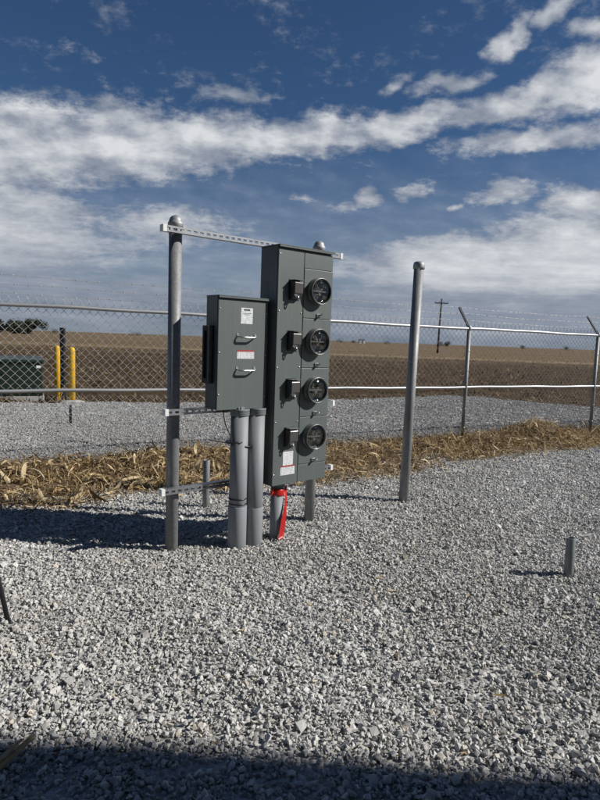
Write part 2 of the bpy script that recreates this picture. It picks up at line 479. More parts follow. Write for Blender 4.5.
def mat_field():
    m, nt, b = new_mat('harvested_field')
    v = coord(nt)
    sp = nt.nodes.new('ShaderNodeSeparateXYZ'); nt.links.new(v, sp.inputs[0])
    y = sp.outputs[1]
    st = nt.nodes.new('ShaderNodeMapping'); nt.links.new(v, st.inputs[0]); st.inputs['Scale'].default_value = (0.25, 1, 1)
    n_fine = noise_node(nt, v, 2.3, 8, 0.68)
    n_big = noise_node(nt, st.outputs[0], 0.09, 5, 0.6)
    warp = nt.nodes.new('ShaderNodeMath'); warp.operation = 'MULTIPLY_ADD'
    nt.links.new(n_big, warp.inputs[0]); warp.inputs[1].default_value = 46.0; nt.links.new(y, warp.inputs[2])
    w2 = nt.nodes.new('ShaderNodeMath'); w2.operation = 'SUBTRACT'; nt.links.new(warp.outputs[0], w2.inputs[0]); w2.inputs[1].default_value = 23.0

    def mr(v_, a, bb, c=0.0, d=1.0):
        r = nt.nodes.new('ShaderNodeMapRange'); nt.links.new(v_, r.inputs[0])
        for i, q in enumerate((a, bb, c, d)): r.inputs[i + 1].default_value = q
        return r.outputs[0]

    def mixc(f, a, bb):
        n = nt.nodes.new('ShaderNodeMix'); n.data_type = 'RGBA'; nt.links.new(f, n.inputs[0])
        nt.links.new(a, n.inputs[6]); nt.links.new(bb, n.inputs[7]); return n.outputs[2]
    soil = ramp_node(nt, n_fine, [(0.25, (0.036, 0.023, 0.012)), (0.5, (0.072, 0.047, 0.025)), (0.75, (0.15, 0.103, 0.056))])
    stub = ramp_node(nt, n_fine, [(0.25, (0.10, 0.070, 0.040)), (0.5, (0.165, 0.117, 0.068)), (0.75, (0.26, 0.19, 0.112))])
    track = ramp_node(nt, n_fine, [(0.25, (0.25, 0.19, 0.12)), (0.75, (0.42, 0.33, 0.21))])
    f1 = mr(w2.outputs[0], 42, 74)
    c = mixc(f1, soil, stub)
    # the pale track between tilled and standing ground
    t1 = mr(y, 60, 65); t2 = mr(y, 74, 69)
    tt = nt.nodes.new('ShaderNodeMath'); tt.operation = 'MULTIPLY'; nt.links.new(t1, tt.inputs[0]); nt.links.new(t2, tt.inputs[1])
    t3 = nt.nodes.new('ShaderNodeMath'); t3.operation = 'MULTIPLY'; nt.links.new(tt.outputs[0], t3.inputs[0]); nt.links.new(mr(n_big, 0.35, 0.6, 0.35, 0.8), t3.inputs[1]); tt = t3
    c = mixc(tt.outputs[0], c, track)
    streak = nt.nodes.new('ShaderNodeMapping'); nt.links.new(v, streak.inputs[0]); streak.inputs['Scale'].default_value = (0.012, 0.09, 1)
    c = mul(nt, c, ramp_node(nt, noise_node(nt, streak.outputs[0], 1.0, 6, 0.65), [(0.3, (0.66, 0.64, 0.62)), (0.68, (1.12, 1.1, 1.05))]))
    nt.links.new(c, b.inputs['Base Color'])
    b.inputs['Roughness'].default_value = 0.95
    b.inputs['Specular IOR Level'].default_value = 0.15
    nt.links.new(bump_node(nt, noise_node(nt, v, 5, 6, 0.7), 0.8, 0.1), b.inputs['Normal'])
    return m


def mat_label(name, seed, dense=0.5):
    """white printed sticker: rows of small grey print"""
    m, nt, b = new_mat(name)
    v = coord(nt)
    mp = nt.nodes.new('ShaderNodeMapping'); nt.links.new(v, mp.inputs[0]); mp.inputs['Scale'].default_value = (260, 1, 24); mp.inputs['Location'].default_value = (seed, seed, seed)
    w = nt.nodes.new('ShaderNodeTexWave'); w.bands_direction = 'Z'; nt.links.new(v, w.inputs[0]); w.inputs['Scale'].default_value = 38
    f = noise_node(nt, mp.outputs[0], 1.0, 2, 0.5)
    gt = nt.nodes.new('ShaderNodeMath'); gt.operation = 'GREATER_THAN'; nt.links.new(f, gt.inputs[0]); gt.inputs[1].default_value = dense
    wt = nt.nodes.new('ShaderNodeMath'); wt.operation = 'GREATER_THAN'; nt.links.new(w.outputs['Fac'], wt.inputs[0]); wt.inputs[1].default_value = 0.55
    mm = nt.nodes.new('ShaderNodeMath'); mm.operation = 'MULTIPLY'; nt.links.new(gt.outputs[0], mm.inputs[0]); nt.links.new(wt.outputs[0], mm.inputs[1])
    nt.links.new(ramp_node(nt, mm.outputs[0], [(0.0, (0.72, 0.74, 0.75)), (1.0, (0.30, 0.31, 0.33))]), b.inputs['Base Color'])
    b.inputs['Roughness'].default_value = 0.35
    return m




def mat_paint(name, c0, c1, dust):
    m, nt, b = new_mat(name)
    v = coord(nt)
    f = noise_node(nt, v, 4.0, 6, 0.62)
    c = ramp_node(nt, f, [(0.3, c1), (0.7, c0)])
    sm = nt.nodes.new('ShaderNodeMapping'); nt.links.new(v, sm.inputs[0]); sm.inputs['Scale'].default_value = (55, 55, 1.4)
    st = noise_node(nt, sm.outputs[0], 1.0, 5, 0.65)
    mx = nt.nodes.new('ShaderNodeMix'); mx.data_type = 'RGBA'
    d = nt.nodes.new('ShaderNodeMapRange'); nt.links.new(st, d.inputs[0])
    for i_, q in enumerate((0.50, 0.85, 0.0, dust)): d.inputs[i_ + 1].default_value = q
    nt.links.new(d.outputs[0], mx.inputs[0]); nt.links.new(c, mx.inputs[6]); mx.inputs[7].default_value = (0.26, 0.255, 0.235, 1)
    sp = noise_node(nt, v, 130, 3, 0.7)
    mx2 = nt.nodes.new('ShaderNodeMix'); mx2.data_type = 'RGBA'
    d2 = nt.nodes.new('ShaderNodeMapRange'); nt.links.new(sp, d2.inputs[0])
    for i_, q in enumerate((0.66, 0.80, 0.0, 0.35)): d2.inputs[i_ + 1].default_value = q
    nt.links.new(d2.outputs[0], mx2.inputs[0]); nt.links.new(mx.outputs[2], mx2.inputs[6]); mx2.inputs[7].default_value = (0.22, 0.215, 0.20, 1)
    nt.links.new(mx2.outputs[2], b.inputs['Base Color'])
    rr = nt.nodes.new('ShaderNodeMapRange'); nt.links.new(f, rr.inputs[0])
    for i_, q in enumerate((0.3, 0.7, 0.58, 0.38)): rr.inputs[i_ + 1].default_value = q
    nt.links.new(rr.outputs[0], b.inputs['Roughness'])
    h = nt.nodes.new('ShaderNodeMath'); h.operation = 'MULTIPLY_ADD'
    nt.links.new(noise_node(nt, v, 3.2, 1, 0.4), h.inputs[0]); h.inputs[1].default_value = 6.0
    nt.links.new(noise_node(nt, v, 300, 2, 0.5), h.inputs[2])
    nt.links.new(bump_node(nt, h.outputs[0], 0.25, 0.0012), b.inputs['Normal'])
    return m


def mat_spangle(name, c0, c1, metal):
    m, nt, b = new_mat(name)
    v = coord(nt)
    vo = nt.nodes.new('ShaderNodeTexVoronoi'); nt.links.new(v, vo.inputs['Vector']); vo.inputs['Scale'].default_value = 70
    sc = nt.nodes.new('ShaderNodeSeparateColor'); nt.links.new(vo.outputs['Color'], sc.inputs[0])
    mp_ = nt.nodes.new('ShaderNodeMapping'); nt.links.new(v, mp_.inputs[0]); mp_.inputs['Scale'].default_value = (9, 9, 1.6)
    f = noise_node(nt, mp_.outputs[0], 1.0, 7, 0.66)
    c = ramp_node(nt, f, [(0.28, c1), (0.5, tuple((p + q) / 2 for p, q in zip(c0, c1))), (0.72, c0)])
    c = mul(nt, c, ramp_node(nt, sc.outputs[0], [(0.0, (0.82, 0.83, 0.84)), (1.0, (1.08, 1.08, 1.08))]))
    g = noise_node(nt, v, 26, 5, 0.7)
    c = mul(nt, c, ramp_node(nt, g, [(0.26, (0.45, 0.43, 0.40)), (0.36, (1, 1, 1))]))
    nt.links.new(c, b.inputs['Base Color'])
    rr = nt.nodes.new('ShaderNodeMapRange'); nt.links.new(f, rr.inputs[0])
    for i_, q in enumerate((0.3, 0.7, 0.72, 0.48)): rr.inputs[i_ + 1].default_value = q
    nt.links.new(rr.outputs[0], b.inputs['Roughness'])
    b.inputs['Metallic'].default_value = metal
    nt.links.new(bump_node(nt, g, 0.2, 0.002), b.inputs['Normal'])
    return m


M['paint'] = mat_paint('grey_enamel', (0.098, 0.116, 0.113), (0.082, 0.098, 0.095), 0.22)
M['paint2'] = mat_paint('grey_enamel_cover', (0.104, 0.123, 0.119), (0.088, 0.105, 0.101), 0.22)
M['galv_post'] = mat_spangle('weathered_galvanised_pipe', (0.33, 0.335, 0.335), (0.15, 0.155, 0.158), 0.35)
M['galv'] = mat_spangle('galvanised_fitting', (0.42, 0.43, 0.43), (0.24, 0.25, 0.25), 0.5)
M['glass'] = mat_glass()
M['stone'] = mat_stone()
M['gravel'] = mat_gravel_sheet()
M['field'] = mat_field()
M['husk'] = mat_husk('dry_corn_residue', [(0.0, (0.055, 0.036, 0.019)), (0.24, (0.20, 0.135, 0.064)), (0.52, (0.42, 0.30, 0.155)), (0.82, (0.64, 0.50, 0.29)), (1.0, (0.78, 0.67, 0.45))])
M['husk_pale'] = mat_husk('pale_corn_husk', [(0.0, (0.64, 0.50, 0.29)), (1.0, (0.76, 0.64, 0.42))])
M['litter'] = simple('brown_litter_soil', (0.15, 0.10, 0.052), (0.06, 0.041, 0.024), 0.95, 0.0, 14, 8, 0.8, 30)
M['straw_far'] = mat_husk('field_straw', [(0.0, (0.08, 0.055, 0.032)), (0.7, (0.22, 0.16, 0.095)), (1.0, (0.46, 0.37, 0.23))], 0.8, False)
M['leaf_dark'] = mat_leaf('dark_tree_leaves', (0.016, 0.022, 0.014), (0.045, 0.052, 0.028))
M['label1'] = mat_label('printed_label', 3.1, 0.5)
M['label2'] = mat_label('printed_warning_label', 8.7, 0.45)
M['ink'] = simple('black_ink', (0.03, 0.03, 0.035), None, 0.4)
M['red_ink'] = simple('red_ink', (0.36, 0.05, 0.05), None, 0.4)

# ------------------------------------------------------------------ ground
EDGE_Y = 2.125
FA = R(27.8)
FD = Vector((math.cos(FA), math.sin(FA), 0))          # along the fence
FO = Vector((-math.sin(FA), math.cos(FA), 0))         # outwards, away from the camera
F1 = Vector((2.587, 9.233, 0))                        # foot of the fence post right of the bare post


def gh(x, y):
    """height of the gravel surface, works on floats and arrays"""
    rut = np.exp(-((y - 3.35 + 0.10 * x) / 0.16) ** 2) + np.exp(-((y - 4.95 + 0.10 * x) / 0.16) ** 2)
    return (-0.012 * rut + 0.010 * np.sin(1.7 * x + 0.6 * y) * np.sin(1.1 * y - 0.7) + 0.006 * np.sin(4.1 * x - 2.3 * y + 1.0) + 0.004 * np.sin(7.3 * x + 6.1 * y))


PAD = [(-26, 3.4), (-14, 9.2), (-6.36, 12.43), (-3.06, 13.4), (0.78, 15.3), (3.4, 17.1), (4.6, 17.85), (5.7, 17.75), (6.8, 16.8), (8.0, 15.68), (12, 13.2), (24, 8), (24, -10), (-26, -10)]


def pad_signed(X, Y):
    """signed distance to the pad outline, positive inside"""
    inside = np.zeros(X.shape, bool)
    dist = np.full(X.shape, 1e9)
    n = len(PAD)
    for i in range(n):
        x0, y0 = PAD[i]; x1, y1 = PAD[(i + 1) % n]
        cond = ((y0 > Y) != (y1 > Y)) & (X < (x1 - x0) * (Y - y0) / (y1 - y0 + 1e-12) + x0)
        inside ^= cond
        t = np.clip(((X - x0) * (x1 - x0) + (Y - y0) * (y1 - y0)) / ((x1 - x0) ** 2 + (y1 - y0) ** 2), 0, 1)
        d = np.hypot(X - x0 - t * (x1 - x0), Y - y0 - t * (y1 - y0))
        dist = np.minimum(dist, d)
    return np.where(inside, dist, -dist)


def edge_wob(X, Y):
    return 0.10 * np.sin(2.1 * X + 1.3 * Y) + 0.07 * np.sin(5.3 * X - 3.1 * Y + 2) + 0.04 * np.sin(11.7 * X + 7 * Y)


def grid_mesh(name, xs, ys, zf):
    X, Y = np.meshgrid(xs, ys)
    Z = zf(X, Y)
    V = np.stack([X.ravel(), Y.ravel(), Z.ravel()], 1)
    nx, ny = len(xs), len(ys)
    i = np.arange(nx - 1)[None, :] + nx * np.arange(ny - 1)[:, None]
    i = i.ravel()
    F = np.stack([i, i + 1, i + 1 + nx, i + nx], 1)
    return np_mesh(name, V, F, True)


def pad_z(X, Y):
    s = pad_signed(X, Y) + edge_wob(X, Y)
    return gh(X, Y) + np.where(s > 0, 0, np.clip(s * 0.5, -0.35, 0))


pad = link('gravel_pad', grid_mesh('gravel_pad', np.arange(-27, 25.01, 0.16), np.arange(-10.5, 19.01, 0.16), pad_z), M['gravel'])
tag(pad, 'light grey crushed stone yard running under and beyond the fence', kind='structure')

rng = np.random.default_rng(7)


def vnoise(X, Y, seed, cell):
    r = np.random.default_rng(seed)
    T = r.random((256, 256))
    gx = X / cell; gy = Y / cell
    ix = np.floor(gx).astype(int); iy = np.floor(gy).astype(int)
    fx = gx - ix; fy = gy - iy
    fx = fx * fx * (3 - 2 * fx); fy = fy * fy * (3 - 2 * fy)
    g = lambda a, b: T[a % 256, b % 256]
    return (g(ix, iy) * (1 - fx) + g(ix + 1, iy) * fx) * (1 - fy) + (g(ix, iy + 1) * (1 - fx) + g(ix + 1, iy + 1) * fx) * fy


def field_z(X, Y):
    z = -0.06 + 0.10 * (vnoise(X, Y, 1, 0.9) - 0.5) + 0.09 * (vnoise(X, Y, 2, 0.33) - 0.4)
    z += 0.05 * np.sin((Y + 0.12 * X) * 2 * math.pi / 1.9)          # tillage ridges
    near = np.clip((Y - 11 - 0.30 * X) / 6.0, 0.25, 1)
    z = -0.05 + (z + 0.05) * near
    s = pad_signed(X, Y) + edge_wob(X, Y)
    return np.where(s > 0.8, -0.45, np.where(s > 0.0, -0.07 - 0.2 * np.clip(s, 0, 0.8), z))


ys = [4.0]
while ys[-1] < 92: ys.append(ys[-1] + max(0.14, ys[-1] * 0.0075))
fld = link('field', grid_mesh('field', np.arange(-62, 64.1, 0.26), np.array(ys), field_z), M['field'])
tag(fld, 'brown harvested farm field beyond the gravel yard', kind='structure')
mb = MB(); mb.box(-5000, 5000, -5000, 7000, -1.0, -0.5)
pl = mb.build('terrain', M['field']); tag(pl, 'flat farmland reaching to the horizon', kind='structure')
# far ground at field level, starting where the modelled clods end (outside the pad)
mb = MB()
for (x0, x1, y0, y1) in ((-5000, 5000, 91.6, 6500), (-5000, -61.8, -3000, 91.6), (63.8, 5000, -3000, 91.6)):
    mb.add([(x0, y0, -0.03), (x1, y0, -0.03), (x1, y1, -0.03), (x0, y1, -0.03)], [(0, 1, 2, 3)])
fp = mb.build('far_field', M['field']); tag(fp, 'tan stubble field stretching to the horizon', kind='structure')


# ------------------------------------------------------------------ gravel stones (uncountable): clusters scattered by geometry nodes
def stone_hull(r, rnd):
    bm = bmesh.new()
    sx, sy, sz = rnd.uniform(0.8, 1.35), rnd.uniform(0.7, 1.0), rnd.uniform(0.45, 0.85)
    for _ in range(11):
        d = Vector((rnd.gauss(0, 1), rnd.gauss(0, 1), rnd.gauss(0, 1))).normalized() * rnd.uniform(0.8, 1.0)
        bm.verts.new((d.x * sx * r, d.y * sy * r, d.z * sz * r))
    res = bmesh.ops.convex_hull(bm, input=bm.verts)
    bmesh.ops.delete(bm, geom=[g for g in res['geom_interior'] if isinstance(g, bmesh.types.BMVert)], context='VERTS')
    bm.verts.index_update()
    vs = np.array([v.co[:] for v in bm.verts]); fs = [[v.index for v in f.verts] for f in bm.faces]
    bm.free()
    return vs, fs


def build_gravel():
    rnd = random.Random(5)
    stones = [stone_hull(1.0, rnd) for _ in range(36)]
    src = bpy.data.collections.new('stone_clusters')
    for k in range(16):
        mb = MB()
        for j in range(13):
            vs, fs = rnd.choice(stones)
            r = min(0.021, max(0.0055, rnd.lognormvariate(math.log(0.0086), 0.40)))
            q = Quaternion((rnd.gauss(0, .35), rnd.gauss(0, .35), 1), rnd.uniform(0, 6.283)) @ Quaternion((1, 0, 0), rnd.gauss(0, .5))
            Rm = np.array(q.to_matrix())
            a = rnd.uniform(0, 6.283); d = 0.052 * math.sqrt(rnd.random())
            p = np.array([d * math.cos(a), d * math.sin(a), rnd.uniform(0.0, 0.014)])
            mb.add((vs * r) @ Rm.T + p, fs)
        me = mb.mesh('stone_cluster'); me.materials.append(M['stone'])
        o = bpy.data.objects.new('stone_cluster.%03d' % k, me)
        src.objects.link(o)
    pts = []

    def zone(y0, y1, dens, margin):
        hw = 0.56 * y1 + margin
        n = int(dens * (y1 - y0) * 2 * hw)
        X = rng.uniform(-hw, hw, n); Y = rng.uniform(y0, y1, n)
        keep = np.abs(X) < 0.56 * Y + margin
        s = pad_signed(X, Y) + edge_wob(X, Y)
        keep &= s > 0.03
        # ragged outer edge of the yard
        keep &= ~((s < 0.5) & (rng.random(n) > s / 0.5 * 0.8 + 0.2))
        pts.append(np.stack([X[keep], Y[keep]], 1))
    zone(1.3, 4.2, 560, 0.9)
    zone(4.2, 7.2, 440, 0.9)
    zone(7.2, 11.0, 260, 0.9)
    zone(11.0, 18.6, 130, 0.6)
    P = np.concatenate(pts)
    Z = gh(P[:, 0], P[:, 1])
    me = bpy.data.meshes.new('gravel')
    me.vertices.add(len(P)); me.vertices.foreach_set('co', np.stack([P[:, 0], P[:, 1], Z], 1).astype(np.float32).ravel())
    rz = me.attributes.new('spin', 'FLOAT', 'POINT'); rz.data.foreach_set('value', rng.uniform(0, 6.283, len(P)).astype(np.float32))
    far = np.clip((P[:, 1] - 6) / 10, 0, 1)
    sc = me.attributes.new('grow', 'FLOAT', 'POINT'); sc.data.foreach_set('value', (rng.uniform(0.8, 1.25, len(P)) * (1 + 0.45 * far)).astype(np.float32))
    ix = me.attributes.new('pick', 'INT', 'POINT'); ix.data.foreach_set('value', rng.integers(0, 16, len(P)).astype(np.int32))
    me.update()
    o = link('gravel', me, M['stone'])
    tag(o, 'loose light grey crushed stones covering the yard', 'gravel', kind='stuff')
    ng = bpy.data.node_groups.new('scatter_stones', 'GeometryNodeTree')
    ng.interface.new_socket('Geometry', in_out='INPUT', socket_type='NodeSocketGeometry')
    ng.interface.new_socket('Geometry', in_out='OUTPUT', socket_type='NodeSocketGeometry')
    N = ng.nodes.new; Lk = ng.links.new
    gi = N('NodeGroupInput'); go = N('NodeGroupOutput')
    ci = N('GeometryNodeCollectionInfo'); ci.inputs['Collection'].default_value = src
    ci.inputs['Separate Children'].default_value = True; ci.inputs['Reset Children'].default_value = True
    ip = N('GeometryNodeInstanceOnPoints')

    def attr(nm, t):
        a = N('GeometryNodeInputNamedAttribute'); a.data_type = t; a.inputs['Name'].default_value = nm
        return a.outputs[0]
    cx = N('ShaderNodeCombineXYZ'); Lk(attr('spin', 'FLOAT'), cx.inputs[2])
    e2r = N('FunctionNodeEulerToRotation'); Lk(cx.outputs[0], e2r.inputs[0])
    Lk(gi.outputs[0], ip.inputs['Points']); Lk(ci.outputs[0], ip.inputs['Instance'])
    ip.inputs['Pick Instance'].default_value = True
    Lk(attr('pick', 'INT'), ip.inputs['Instance Index']); Lk(e2r.outputs[0], ip.inputs['Rotation']); Lk(attr('grow', 'FLOAT'), ip.inputs['Scale'])
    Lk(ip.outputs[0], go.inputs[0])
    md = o.modifiers.new('scatter', 'NODES'); md.node_group = ng
    return o


build_gravel()


# ------------------------------------------------------------------ straw on the field
def strips(n, cx, cy, cz, yaw, pitch, roll, length, width, curl, twist, seg):
    """n curved leaf strips, numpy; returns V, F"""
    t = np.linspace(-0.5, 0.5, seg + 1)[None, :]
    prof = (1 - (2 * np.abs(t)) ** 3) * 0.85 + 0.15
    L_ = length[:, None]
    ang = pitch[:, None] + curl[:, None] * t
    dx = np.cos(ang); dz = np.sin(ang)
    lx = np.cumsum(np.concatenate([np.zeros((n, 1)), (dx[:, 1:] + dx[:, :-1]) / 2], 1), 1) * L_ / seg
    lz = np.cumsum(np.concatenate([np.zeros((n, 1)), (dz[:, 1:] + dz[:, :-1]) / 2], 1), 1) * L_ / seg
    lx -= lx.mean(1, keepdims=True); lz -= lz.min(1, keepdims=True)
    rl = roll[:, None] + twist[:, None] * t
    hw = width[:, None] * 0.5 * prof
    out = []
    for sgn in (-1, 1):
        wy = sgn * hw * np.cos(rl); wn = sgn * hw * np.sin(rl)
        x_ = lx - wn * dz; z_ = lz + wn * dx; y_ = wy
        c, s = np.cos(yaw)[:, None], np.sin(yaw)[:, None]
        out.append(np.stack([cx[:, None] + x_ * c - y_ * s, cy[:, None] + x_ * s + y_ * c, cz[:, None] + z_], -1))
    V = np.stack(out, 2).reshape(-1, 3)
    b = (np.arange(n) * (seg + 1) * 2)[:, None] + 2 * np.arange(seg)[None, :]
    b = b.ravel()
    F = np.stack([b, b + 2, b + 3, b + 1], 1)
    return V, F


def build_field_straw():
    n = 30000
    Y = 12 + 60 * rng.random(n) ** 1.6
    X = rng.uniform(-1, 1, n) * (0.62 * Y + 3)
    s = pad_signed(X, Y) + edge_wob(X, Y)
    clump = vnoise(X, Y, 21, 2.2) * 0.6 + vnoise(X * 0.4, Y * 2, 22, 4.0) * 0.6
    k = (s < -0.15) & (clump + 0.5 * rng.random(n) > 0.72)
    X, Y = X[k], Y[k]; n = len(X)
    Z = field_z(X, Y) - 0.01
    far = 1 + Y / 45
    V, F = strips(n, X, Y, Z, rng.uniform(0, 6.28, n), rng.normal(0.15, 0.45, n), rng.uniform(-.6, .6, n), rng.uniform(0.08, 0.34, n), rng.uniform(0.012, 0.032, n) * far, rng.normal(0, .8, n), rng.normal(0, .6, n), 2)
    o = link('crop_residue', np_mesh('crop_residue', V, F), M['straw_far'])
    tag(o, 'broken dry stalks and straw strewn over the brown field', 'crop residue', kind='stuff')


build_field_straw()

# ------------------------------------------------------------------ corn debris along the fence
S_PTS = [-11, -6.6, -6.1, -5.8, -5.1, -3.5, -2.5, -1.1, 0.6, 2.0, 10]
D_PTS = [1.3, 1.38, 1.62, 1.58, 1.30, 1.66, 1.55, 1.18, 1.02, 0.98, 0.9]


def dmax(s):
    return np.interp(s, S_PTS, D_PTS)


def pile_h(s, d):
    """height of the litter bank, d = distance from the fence towards the camera"""
    base = 0.070 + 0.03 * np.sin(s * 1.3 + 1) + 0.02 * np.sin(s * 3.7)
    base = base + 0.20 * np.exp(-((s - 1.45) / 0.55) ** 2) + 0.02 * np.exp(-((s + 4.6) / 0.7) ** 2)
    prof = np.exp(-((d - 0.18) / 0.42) ** 2) * 0.85 + 0.15 * np.clip(1 - d / dmax(s), 0, 1)
    prof = np.where(d < 0.0, prof * np.clip(1 + d / 0.45, 0, 1), prof)
    return base * prof


def build_debris():
    xs = np.arange(-11, 10.01, 0.09); ds = np.arange(-0.55, 1.75, 0.06)
    S, D = np.meshgrid(xs, ds)
    rag = 0.25 * (vnoise(S, D, 31, 0.35) - 0.5) + 0.15 * (vnoise(S, D, 32, 0.12) - 0.5)
    lim = dmax(S) * 0.80 + rag * 1.6
    h = pile_h(S, D) + 0.05 * (vnoise(S, D, 33, 0.16) - 0.45) + 0.02
    cover = np.clip((lim - D) / 0.35, 0, 1) * np.clip((D + 0.42 + rag) / 0.2, 0, 1)
    Xw = F1.x + S * FD.x - D * FO.x; Yw = F1.y + S * FD.y - D * FO.y
    Z = gh(Xw, Yw) + h * cover - 0.06 * (1 - cover)
    V = np.stack([Xw.ravel(), Yw.ravel(), Z.ravel()], 1)
    nx = len(xs)
    i = (np.arange(nx - 1)[None, :] + nx * np.arange(len(ds) - 1)[:, None]).ravel()
    F = np.stack([i, i + nx, i + 1 + nx, i + 1], 1)
    o = link('litter_bank', np_mesh('litter_bank', V, F, True), M['litter'])
    tag(o, 'low bank of brown litter and soil drifted under the fence', kind='structure')

    n = 60000
    s = rng.uniform(-9.5, 8.0, n)
    u = rng.random(n)
    d = -0.42 + (dmax(s) + 0.42) * u ** 0.95 + rng.normal(0, 0.07, n)
    clump = vnoise(s, d, 41, 0.45)
    edge = d / dmax(s)
    keep = (rng.random(n) < np.clip(1.35 - edge * 0.75 + (clump - 0.5) * 0.9, 0.05, 1))
    s, d = s[keep], d[keep]; n = len(s)
    X = F1.x + s * FD.x - d * FO.x; Y = F1.y + s * FD.y - d * FO.y
    Z = gh(X, Y) + pile_h(s, d) * rng.uniform(0.75, 1.2, n) + 0.012
    up = rng.random(n) < 0.06
    pitch = np.where(up, rng.uniform(0.5, 1.4, n), rng.normal(0, 0.30, n))
    length = np.where(rng.random(n) < 0.20, rng.uniform(0.14, 0.32, n), rng.uniform(0.04, 0.14, n))
    width = np.where(rng.random(n) < 0.09, rng.uniform(0.016, 0.030, n), rng.uniform(0.0035, 0.011, n))
    big = (s < -3.9) & (rng.random(n) < 0.07) & ~up                      # larger, looser leaves at the left end
    length = np.where(big, rng.uniform(0.14, 0.28, n), length); width = np.where(big, rng.uniform(0.014, 0.030, n), width)
    yaw = rng.uniform(0, 6.283, n)
    V, F = strips(n, X, Y, Z, yaw, pitch, rng.normal(0, 0.6, n), length, width, rng.normal(0, 1.3, n), rng.normal(0, 1.2, n), 4)
    # strays on the clean gravel
    m = 700
    ang = rng.random(m)
    sx = rng.uniform(-8, 8, m); dd = np.where(ang < 0.25, rng.uniform(-5.5, -0.5, m), dmax(sx) * 0.92 + rng.exponential(0.28, m))
    Xs = F1.x + sx * FD.x - dd * FO.x; Ys = F1.y + sx * FD.y - dd * FO.y
    V2, F2 = strips(m, Xs, Ys, gh(Xs, Ys) + 0.016, rng.uniform(0, 6.28, m), rng.normal(0, .1, m), rng.normal(0, .3, m), rng.uniform(.03, .16, m), rng.uniform(.004, .016, m), rng.normal(0, .8, m), rng.normal(0, .6, m), 4)
    F2 = F2 + len(V)
    q = 46
    yq = rng.uniform(2.0, 5.0, q); xq = rng.uniform(-1, 1, q) * 0.55 * yq - 0.25
    V3, F3 = strips(q, xq, yq, gh(xq, yq) + 0.018, rng.uniform(0, 6.28, q), rng.normal(0, .1, q), rng.normal(0, .3, q), rng.uniform(.02, .07, q), rng.uniform(.006, .016, q), rng.normal(0, .8, q), rng.normal(0, .6, q), 4)
    F2 = np.concatenate([F2, F3 + len(V) + len(V2)]); V2 = np.concatenate([V2, V3])
    me = np_mesh('corn_debris', np.concatenate([V, V2]), np.concatenate([F, F2]), True)
    o = link('corn_debris', me, M['husk'])
    tag(o, 'drift of dry brown corn leaves and husks along the chain link fence', 'corn debris', kind='stuff')

    # larger pale husks one can pick out
    r2 = np.random.default_rng(9)
    variants = []
    for k in range(5):
        one = lambda v: np.array([v])
        V, F = strips(1, one(0.0), one(0.0), one(0.0), one(0.0), one(r2.uniform(-.2, .5)), one(r2.uniform(-.5, .5)), one(r2.uniform(.20, .32)), one(r2.uniform(.030, .048)), one(r2.uniform(-1.6, 1.6)), one(r2.uniform(-1.2, 1.2)), 8)
        variants.append(np_mesh('corn_husk', V, F, True))
    spots = [(-6.45, 0.75), (-5.75, 0.6), (-5.35, 0.95), (-5.05, 0.55), (-4.85, 1.05), (-4.6, 0.75), (-4.45, 0.3), (-4.3, 0.9), (-6.1, 1.1), (-5.55, 1.25), (-6.75, 1.0), (-5.2, 0.35),
             (-2.6, 0.9), (-2.2, 1.2), (-1.6, 0.7), (-1.1, 0.5), (-0.4, 0.7), (0.5, 0.5), (-3.0, 1.2), (-2.9, 0.6), (-4.35, 0.12), (-4.7, 0.15), (-6.3, 0.5), (-6.0, 0.8), (-5.9, 1.35), (-5.6, 0.85), (-5.45, 0.6), (-5.15, 1.15), (-4.95, 0.8), (-4.75, 0.5), (-6.6, 1.2), (-6.2, 1.35), (-5.0, 1.2), (-4.5, 1.1)]
    for k, (s_, d_) in enumerate(spots):
        o = link('corn_husk', variants[k % 5], M['husk_pale'])
        p = F1 + FD * s_ - FO * d_
        o.location = (p.x, p.y, float(gh(p.x, p.y) + pile_h(np.array(s_), np.array(d_)) * 1.1 + 0.03))
        tilt = 0.25 if k < 20 else 0.9
        o.rotation_euler = (r2.normal(0, .2), -tilt * r2.random(), r2.uniform(0, 6.28))
        left = s_ < -3.7
        tag(o, 'pale curled corn husk in the brown debris at left, around the rack post' if left else 'pale curled corn husk in the brown debris right of the meter panel', 'corn husk', 'pale husks in the debris left of the panel' if left else 'pale husks in the debris right of the panel')


build_debris()

# ------------------------------------------------------------------ chain link fence
fence = empty('chain_link_fence', F1, FA)
tag(fence, 'galvanised chain link fence topped with three strands of barbed wire', 'fence')
S0, S1 = -10.35, 9.15
POSTS = [-10.35, -7.25, -3.05, 0.0, 3.077, 6.12, 9.15]


